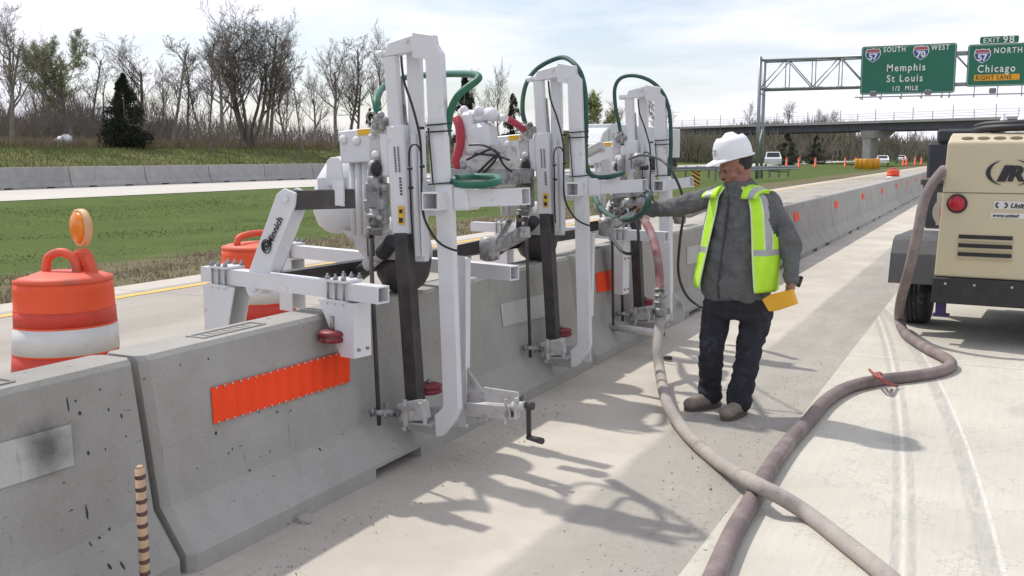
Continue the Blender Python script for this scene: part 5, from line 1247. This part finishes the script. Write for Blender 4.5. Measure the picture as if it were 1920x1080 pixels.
ye=PX(1275,290,-30.4).y; lorry(ye-10,ye,-31.7,1,'white box truck seen just right of the farthest drill, left of the overpass')

# ------------------------------------------------------------ trees
def grow(seed,Hh,kind='spread',twigs=1.0):
    """bare tree: trunk mesh and crown mesh; returned as two bmeshes (MB)"""
    rnd=random.Random(seed); tr_=MB(); cr_=MB()
    def seg(mb,p,q,r1,r2,n):
        d=(q-p); 
        if d.length<1e-5: return
        d.normalize(); u=Vector((0,0,1)) if abs(d.z)<.9 else Vector((1,0,0)); a=d.cross(u).normalized(); b=d.cross(a); A=[];B=[]
        for k in range(n):
            t=2*math.pi*k/n; v=a*math.cos(t)+b*math.sin(t); A.append(mb.bm.verts.new(p+v*r1)); B.append(mb.bm.verts.new(q+v*r2))
        for k in range(n): mb.face([A[k],A[(k+1)%n],B[(k+1)%n],B[k]])
    def branch(p,d,L_,r,lv):
        nseg=4 if lv<2 else 3; mb=tr_ if lv==0 else cr_; q=p; nodes=[]
        up=(.10,.20,.16,.10,.06)[min(lv,4)]
        for i in range(nseg):
            w_=.10 if lv==0 else .22
            d=(d+Vector((rnd.gauss(0,w_),rnd.gauss(0,w_),rnd.gauss(0,w_*.5)+up))).normalized()
            n2=q+d*L_/nseg; r1=r*(1-.75*i/nseg) if lv else r*(1-.55*i/nseg); r2=r*(1-.75*(i+1)/nseg) if lv else r*(1-.55*(i+1)/nseg)
            seg(mb,q,n2,max(r1,.014),max(r2,.012),6 if lv==0 else (4 if lv==1 else 3)); q=n2; nodes.append((q.copy(),d.copy(),r2,(i+1)/nseg))
        if lv>=4 or L_<.35: return
        cnt={'spread':(9,7,5,4),'slim':(12,5,4,3),'multi':(8,7,5,4),'vase':(8,7,5,4)}[kind][lv]; cnt=int(cnt*(twigs if lv>1 else 1)+.5)
        for k in range(cnt):
            if lv==0 and kind!='slim': f=.35+.65*(k+rnd.random())/cnt
            elif lv==0: f=.25+.75*(k+rnd.random())/cnt
            else: f=.2+.8*(k+rnd.random())/cnt
            i=min(nseg-1,int(f*nseg)); base=nodes[i-1][0] if i>0 else p; pt=base.lerp(nodes[i][0],f*nseg-i if i<nseg else 1); dd=nodes[i][1]
            an=rnd.random()*6.283+k*2.4; sp_={'spread':.75,'slim':.6,'multi':.6,'vase':.50}[kind]+rnd.random()*.3
            if lv>0: sp_=.5+rnd.random()*.45
            u=Vector((math.cos(an),math.sin(an),0)); u=(u-dd*u.dot(dd)).normalized(); nd=(dd*math.cos(sp_)+u*math.sin(sp_)).normalized()
            l2=L_*((.62 if kind!='slim' else .26) if lv==0 else .58)*(1-.35*f if lv==0 and kind!='vase' else 1-.3*f)*(.8+.4*rnd.random())
            branch(pt,nd,l2,max(nodes[i][2]*.62,.016),lv+1)
    if kind=='multi':
        for k in range(5):
            a=k*1.26+rnd.random()*.4; branch(Vector((math.cos(a)*.18,math.sin(a)*.18,-.2)),Vector((math.cos(a)*.22,math.sin(a)*.22,1)).normalized(),Hh*(.62+.14*rnd.random()),Hh*.014,0)
    else: branch(Vector((0,0,-.2)),Vector((rnd.gauss(0,.04),rnd.gauss(0,.04),1)).normalized(),Hh*(.78 if kind!='slim' else .95),Hh*(.024 if kind!='slim' else .013),0)
    return tr_,cr_
def scatter_leaves(cr_,m,n,seed,size=.09,zmin=0):
    rnd=random.Random(seed); vs=[v.co.copy() for v in cr_.bm.verts if v.co.z>zmin]; i0=len(cr_.mats); 
    cr_.use(m)
    for _ in range(n):
        c=rnd.choice(vs)+Vector((rnd.gauss(0,.12),rnd.gauss(0,.12),rnd.gauss(0,.12))); a=Vector((rnd.gauss(0,1),rnd.gauss(0,1),rnd.gauss(0,1))).normalized(); b=a.orthogonal().normalized(); s_=size*(.6+.8*rnd.random())
        cr_.face([cr_.bm.verts.new(c+a*s_),cr_.bm.verts.new(c+b*s_*.6),cr_.bm.verts.new(c-a*s_)])
PROT={}
def proto_tree(key,seed,Hh,kind,bark,leaves=None,nl=0,twigs=1.0,lsize=.09):
    t_,c_=grow(seed,Hh,kind,twigs); c_.use(bark)
    if leaves: scatter_leaves(c_,leaves,nl,seed,lsize,Hh*.2)
    for mb in (t_,c_): pass
    mt=bpy.data.meshes.new('trunk'); t_.bm.to_mesh(mt); t_.bm.free(); mt.materials.append(bark)
    mc=bpy.data.meshes.new('crown'); c_.bm.to_mesh(mc); c_.bm.free()
    for q_ in c_.mats: mc.materials.append(q_)
    zs=max(v.co.z for v in mc.vertices); PROT[key]=(mt,mc,zs)
proto_tree('spread1',11,12,'spread',BARKL); proto_tree('spread2',23,12,'spread',BARK)
proto_tree('bud',97,11,'spread',BARK,TWG,15000,1.15,.11); proto_tree('multi',41,14,'multi',BARK); proto_tree('vase',53,12,'vase',BARKL)
proto_tree('slim1',61,12,'slim',BARK); proto_tree('slim2',67,12,'slim',BARKL); proto_tree('lean',71,13,'slim',BARK,None,0,1.2); proto_tree('green',83,8,'vase',BARK,LEAF,9000,1.0,.13)
def tree(key,px,pbase,ptop,F,rz,label,group='trees at the edge of the woods',name='bare_tree',sx=1.0,lean=None):
    F=max(F,(56 if pbase>282 else 61)/-ray(px,290).x) if px<1000 and F<110 else F; c=PF(px,pbase,F); z=gz(c.x,c.y) if not isinstance(pbase,float) else c.z
    mt,mc,zs=PROT[key]; top=PF(px,ptop,F).z; k=(top-z)/zs
    t_=thing(name,(c.x,c.y,z),label,'tree',group)
    for nm,me in (('trunk',mt),('crown',mc)):
        o=bpy.data.objects.new(nm,me); sc.collection.objects.link(o); o.parent=t_
    t_.scale=(k*sx,k*sx,k); t_.rotation_euler=(0,0,rz) if not lean else (lean[0],lean[1],rz)
    return t_
rows=[('spread1',22,273,8,72,.3,'bare forking tree at the far left edge of the woods',.8,(0,.06)),
('slim2',75,273,95,84,2.,'thin pale bare tree between the leftmost forking tree and the budding one',1,None),
('bud',138,272,52,68,1.,'round-crowned tree with pale green buds left of the dark cedar',1.0,None),
('vase',52,268,120,92,4.,'faint bare tree low behind the budding tree on the left',1.2,None),
('spread2',262,270,62,80,2.2,'wide bare tree fanning out above the dark cedar',1.0,None),
('slim1',197,271,130,86,.5,'thin bare tree just left of the cedar',1.1,None),
('slim2',322,272,70,82,1.1,'slender bare tree right of the cedar, left of the tall straight pole-like tree',1.3,None),
('slim1',350,276,75,78,3.0,'second slender bare tree right of the cedar',1.2,None),
('slim2',375,276,95,80,5.0,'slender pale tree touching the tall straight one',1.1,None),
('slim1',395,283,45,66,.9,'tall straight dark trunk standing nearest the grass bank',.8,None),
('multi',466,279,2,70,.0,'largest bare tree with many upright stems rising from one base',1.05,None),
('slim2',433,281,110,72,2.5,'thin dark tree just left of the many-stemmed tree base',.9,None),
('vase',505,276,12,74,.0,'tall leaning bare tree bending right over the woods',.8,(-.10,.24)),
('vase',540,274,110,90,.6,'low bare tree behind the leaning tree',1.0,None),
('slim1',534,285,130,68,2.2,'thin straight sapling in front of the leaning tree',.7,None),
('spread1',628,268,70,70,2.0,'broad bare tree left of the nearest drill column',.9,None),
('slim2',568,283,120,74,4.0,'pale thin sapling right of the leaning tree',.8,None),
('vase',700,266,35,78,3.1,'bare tree rising directly behind the nearest drill head',.75,None),
('spread2',668,268,95,92,1.,'bare tree partly behind the nearest drill column',.8,None),
('vase',935,262,108,100,1.7,'bare tree between the nearest and middle drills',.7,None),
('spread1',885,262,128,105,.3,'bare tree seen behind the sharp green hose bend',.6,None),
('slim1',102,274,70,82,3.3,'thin upright tree touching the left side of the budding tree',1.1,None),
('slim2',168,272,88,84,1.9,'thin upright tree touching the right side of the budding tree',1.2,None),
('vase',300,270,100,95,2.9,'small fanned bare tree just right of the cedar',.9,None),
('spread1',415,272,50,88,1.2,'bare tree behind the tall straight trunk',.8,None),
('slim1',455,272,60,90,4.2,'thin tree tangled in the left half of the many-stemmed tree',1.2,None),
('slim2',492,272,40,86,.7,'thin tree tangled in the right half of the many-stemmed tree',1.3,None),
('vase',590,270,120,92,5.1,'faint low bare tree between the leaning tree and the broad one',1.0,None),
('slim1',655,270,60,84,2.1,'upright bare tree just right of the broad bare tree',1.3,None),
('slim2',8,272,60,84,1.4,'thin bare tree cut by the left edge of the photo',1.3,None),
('spread2',1235,268,165,120,2.4,'bare tree behind the farthest drill',1.0,None),
('spread1',1150,268,185,120,3.3,'bare tree left of the farthest drill, behind its hose arch',.9,None)]
for key,px,pb_,pt_,F,rz,lab,sx,lean in rows: tree(key,px,pb_,pt_,F,rz,lab,sx=sx,lean=lean)
tree('green',1120,268,165,115,1.0,'bushy tree in fresh green leaf between the middle and farthest drills',sx=1.0,name='leafy_tree')
rows=[('vase',1408,250.,186,215,1.,'rounded bare tree above the overpass beside the gantry post',.9),('spread1',1478,250.,188,225,2.,'bare tree above the overpass right of the gantry post',1.1),('vase',1530,250.,200,230,3.,'low bare tree above the overpass deck left of the signs',1.3),('spread2',1560,250.,204,235,4.,'lowest bare tree above the overpass below the big sign',1.2),
('spread2',1440,300,255,200,1.,'bare tree under the overpass near the gantry post',1.4),('spread1',1500,300,258,205,2.,'bare tree under the overpass left of the pier',1.5),('vase',1560,300,258,205,2.,'bare tree under the overpass close to the pier',1.5),('spread2',1680,298,248,200,1.,'bare tree under the overpass right of the pier',1.5),('spread1',1715,298,245,215,1.,'bare tree under the overpass beside the dark truck',1.4)]
for key,px,pb_,pt_,F,rz,lab,sx in rows: tree(key,px,pb_,pt_,F,rz,lab,'trees around the overpass',sx=sx)
# cedars
def cedar(px,pb_,pt_,F,w_,label,seed,name='cedar_tree',dens=9000):
    F=max(F,60/-ray(px,290).x) if px<1000 else F; c=PF(px,pb_,F); z=gz(c.x,c.y); Hh=PF(px,pt_,F).z-z; rnd=random.Random(seed); wm=w_/FPX*F/2
    t_=thing(name,(c.x,c.y,z),label,'tree','evergreen cedars')
    mb=MB(); mb.cyl((c.x,c.y,z-.2),(c.x,c.y,z+Hh*.9),Hh*.02,.02,n=7); mb.build('trunk',BARK,t_)
    mb=MB(); mb.use(CED); mb.use(CEDR); lobes=[(rnd.random()*6.28,rnd.random()**1.3,.45+.85*rnd.random()) for _ in range(60)]
    for i in range(dens):
        l=lobes[rnd.randrange(60)]; h=min(.99,max(.02,l[1]+rnd.gauss(0,.028))); rad=wm*(1-h)**.75*(.35+.65*min(1,h*6+.3))*l[2]; rr=rad*rnd.random()**.45; a=l[0]+rnd.gauss(0,.24)
        p=Vector((c.x+math.cos(a)*rr,c.y+math.sin(a)*rr,z+Hh*h+rnd.gauss(0,.05)-rr*.12)); d=Vector((math.cos(a)+rnd.gauss(0,.5),math.sin(a)+rnd.gauss(0,.5),.6+rnd.gauss(0,.5))).normalized(); b=d.orthogonal().normalized(); s_=.17*(.5+rnd.random())*(Hh/5)**.5
        mb.use(CEDR if rnd.random()<.12 else CED); mb.face([mb.bm.verts.new(p+b*s_*.28),mb.bm.verts.new(p-b*s_*.28),mb.bm.verts.new(p+d*s_)])
    mb.build('crown',None,t_,fix=False); return t_
cedar(236,273,142,66,100,'dark cone-shaped cedar in front of the bare woods on the left',3,dens=14000)
cedar(872,266,140,95,70,'dark cedar behind the green hose bend and red hose',5)
cedar(962,266,178,95,60,'small dark cedar right of the red hose',6)
cedar(696,268,205,90,50,'small dark cedar behind the nearest drill head block',7,dens=5000)
cedar(1475,301,250,150,60,'dark cedar under the overpass right of the gantry posts',8,dens=6000)
cedar(1530,301,255,165,50,'dark cedar under the overpass left of the pier',9,dens=5000)
# woodland mass, brush, far tree line
def brush(name,label,cat,m,areas,seed,lmin,lmax,wd,parent=None):
    rnd=random.Random(seed); mb=MB()
    for (pxa,pxb,F0,F1,n,hs) in areas:
        for _ in range(n):
            px=pxa+(pxb-pxa)*rnd.random(); F=F0+(F1-F0)*rnd.random(); F=F if F0>0 else F/ray(px,290).x; c=PF(px,290,F); z=gz(c.x,c.y); env=.65+.55*noise.noise(Vector((px*.012,F*.05,seed)))+.15*noise.noise(Vector((px*.06,3,seed)))
            h0=rnd.random()*hs*env*.8; L_=lmin+(lmax-lmin)*rnd.random(); p=Vector((c.x,c.y,z+h0)); d=Vector((rnd.gauss(0,.35),rnd.gauss(0,.35),1)).normalized(); b=Vector((_c,_s,0)); w_=wd*(.5+rnd.random())*F/90
            b=(b+Vector((rnd.gauss(0,.4),rnd.gauss(0,.4),0))).normalized()
            mb.face([mb.bm.verts.new(p-b*w_),mb.bm.verts.new(p+b*w_),mb.bm.verts.new(p+d*L_)])
    return tag(mb.build(name,m,parent,fix=False),label,cat,kind='stuff')
brush('bare_woodland','grey brown leafless woods massed behind the single trees','woodland',BARKF,[(-60,760,-72,-120,34000,4.6),(760,1250,-62,-100,16000,6.0),(-60,330,-66,-80,9000,6.0)],1,.4,2.2,.022)
brush('far_tree_line','dark brown band of distant trees along the horizon under the overpass','woodland',mat('far_wood',(.15,.14,.10),1,0,.35,.1,col2=(.25,.23,.175)),[(1255,1480,170,230,12000,5.5),(1400,2050,240,330,16000,8.5),(1370,1600,235,260,9000,13)],2,1.2,4.0,.045)
brush('dry_undergrowth','reddish brown dry undergrowth along the foot of the woods','undergrowth',BRN,[(-60,1000,-60,-72,26000,.6)],3,.3,.9,.035)
brush('bank_grass','tufted green and straw grass on the bank above the far barriers','grass',mat('bank_green',(.12,.16,.045),1,0,.3,.4,col2=(.24,.235,.11)),[(-60,1150,-42.5,-61,34000,.05)],4,.10,.28,.03)
# near median grass and dry fringe
def blades(name,label,m,n,xa,xb,ya,yb,h,seed,wd=.006,dens=None):
    rnd=random.Random(seed); mb=MB()
    for _ in range(n):
        y=ya+(yb-ya)*rnd.random()**1.6; x=xa+(xb-xa)*rnd.random()
        if dens and rnd.random()>dens(x,y): continue
        z=gz(x,y)-.01; p=Vector((x,y,z)); d=Vector((rnd.gauss(0,.5),rnd.gauss(0,.5),1)).normalized(); b=Vector((rnd.gauss(0,1),rnd.gauss(0,1),0)).normalized()*wd*(1+y*.04); L_=h*(.4+.9*rnd.random())
        mb.face([mb.bm.verts.new(p-b),mb.bm.verts.new(p+b),mb.bm.verts.new(p+d*L_)])
    return tag(mb.build(name,m,fix=False),label,'grass',kind='stuff')
blades('median_grass','short green grass of the median','%s'and GRB,60000,-26,-11.6,7,48,.032,5,.010,lambda x,y: .35+.65*(noise.noise(Vector((x*.6,y*.6,0)))+.5))
blades('dry_fringe','straw coloured dead grass and weeds beside the yellow line','%s'and DRYB,26000,-12.6,-10.0,5,34,.10,6,.008,lambda x,y: max(0,noise.noise(Vector((x*1.5,y*1.1,2)))+.42))
# white discarded sheet by the woods, rubble by the barrier
p=PF(122,262,74); rnd=random.Random(3); mb=MB(); mb.ball((0,0,.35),.5,2,(1.3,.6,.75))
for v in mb.bm.verts: v.co+=Vector((rnd.gauss(0,.08),rnd.gauss(0,.08),rnd.gauss(0,.08)))
o=mb.build('white_bundle',BAG); o.location=(p.x,p.y,gz(p.x,p.y)+.2); tag(o,'white wrapped bundle lying at the foot of the budding tree','bundle')
rnd=random.Random(9); p=PZ(573,980)
mb=MB(); mb.ball((0,0,.015),.028,1,(1.2,1,.8))
for v in mb.bm.verts: v.co+=Vector((rnd.gauss(0,.006),rnd.gauss(0,.006),rnd.gauss(0,.005)))
for f in mb.bm.faces: f.smooth=False
o=mb.build('concrete_chunk',MATS['concrete']); o.location=p; tag(o,'small broken concrete chunk at the foot of the barrier','rubble')
mb=MB(); 
for _ in range(1100):
    if rnd.random()<.55: x=-1.25+rnd.gauss(0,.16); y=3.3+rnd.random()**1.3*5
    else: x=-2.62+abs(rnd.gauss(0,.13)); y=2.6+rnd.random()*3.5
    r_=.0022+.004*rnd.random()**3; c=Vector((x,y,r_*.4)); v=[mb.bm.verts.new(c+Vector((rnd.gauss(0,r_),rnd.gauss(0,r_),rnd.gauss(0,r_)))) for _ in range(4)]
    for f in ((0,1,2),(0,2,3),(0,3,1),(1,3,2)): mb.face([v[i] for i in f])
tag(mb.build('grit',mat('grit_grey',(.36,.34,.31),.95,0,.35,40)),'loose stone grit scattered on the shoulder','grit',kind='stuff')

t0=[o for o in bpy.data.objects if o.name.startswith('concrete_barrier') and o.get('label','').startswith('concrete barrier section with the long')][0]
# small scuffs and tar spots on the nearest barrier faces
rnd=random.Random(21)
t1=[o for o in bpy.data.objects if o.get('label','').startswith('smudged concrete barrier')][0]
mb=MB(); mb2=MB()
for (px,py,w_,h_) in ((128,760,4,32),(142,752,5,6),(150,775,10,9),(188,730,4,5),(204,768,4,7),(228,780,5,10),(166,850,5,9),(198,842,4,6),(163,960,5,30),(186,1008,7,5),(205,992,6,9),(237,818,4,4),(227,740,3,3),(120,905,3,4),(206,1062,8,12),(230,1060,6,16),(170,1020,4,9)):
    a=onface(px,py,.002); s_=a.y*0+ (a-Vector((0,0,CH))).length/FPX; n_=7; pts=[a+Vector((0,math.cos(k*6.283/n_)*w_*s_*.42*(.6+.7*rnd.random()),math.sin(k*6.283/n_)*h_*s_*.45*(.7+.5*rnd.random()))) for k in range(n_)]
    pts=[Vector((facex(p.z)+.0022,p.y,p.z)) for p in pts]; mb.face([mb.bm.verts.new(p) for p in pts])
tag(mb.build('tar_spot',mat('tar_black',(.035,.035,.035),.9),t1),kind='stuff')
mb2.bm.free()
mb=MB()
for (px,py,w_,h_) in ((391,673,5,6),(338,684,4,4),(486,772,4,6),(436,842,4,7),(429,850,4,5),(468,882,6,5),(405,812,7,9),(370,878,4,4),(600,842,6,6),(545,770,5,3),(520,772,6,4)):
    a=onface(px,py,.002); s_=(a-Vector((0,0,CH))).length/FPX; n_=7; pts=[a+Vector((0,math.cos(k*6.283/n_)*w_*s_*.42*(.6+.7*rnd.random()),math.sin(k*6.283/n_)*h_*s_*.45*(.7+.5*rnd.random()))) for k in range(n_)]
    pts=[Vector((facex(p.z)+.0022,p.y,p.z)) for p in pts]; mb.face([mb.bm.verts.new(p) for p in pts])
tag(mb.build('tar_spot',bpy.data.materials['tar_black'],t0),kind='stuff')

for o in bpy.data.objects:
    if o.type=='MESH' and o.name.startswith('lettering') and len(o.data.vertices)==0: bpy.data.objects.remove(o)
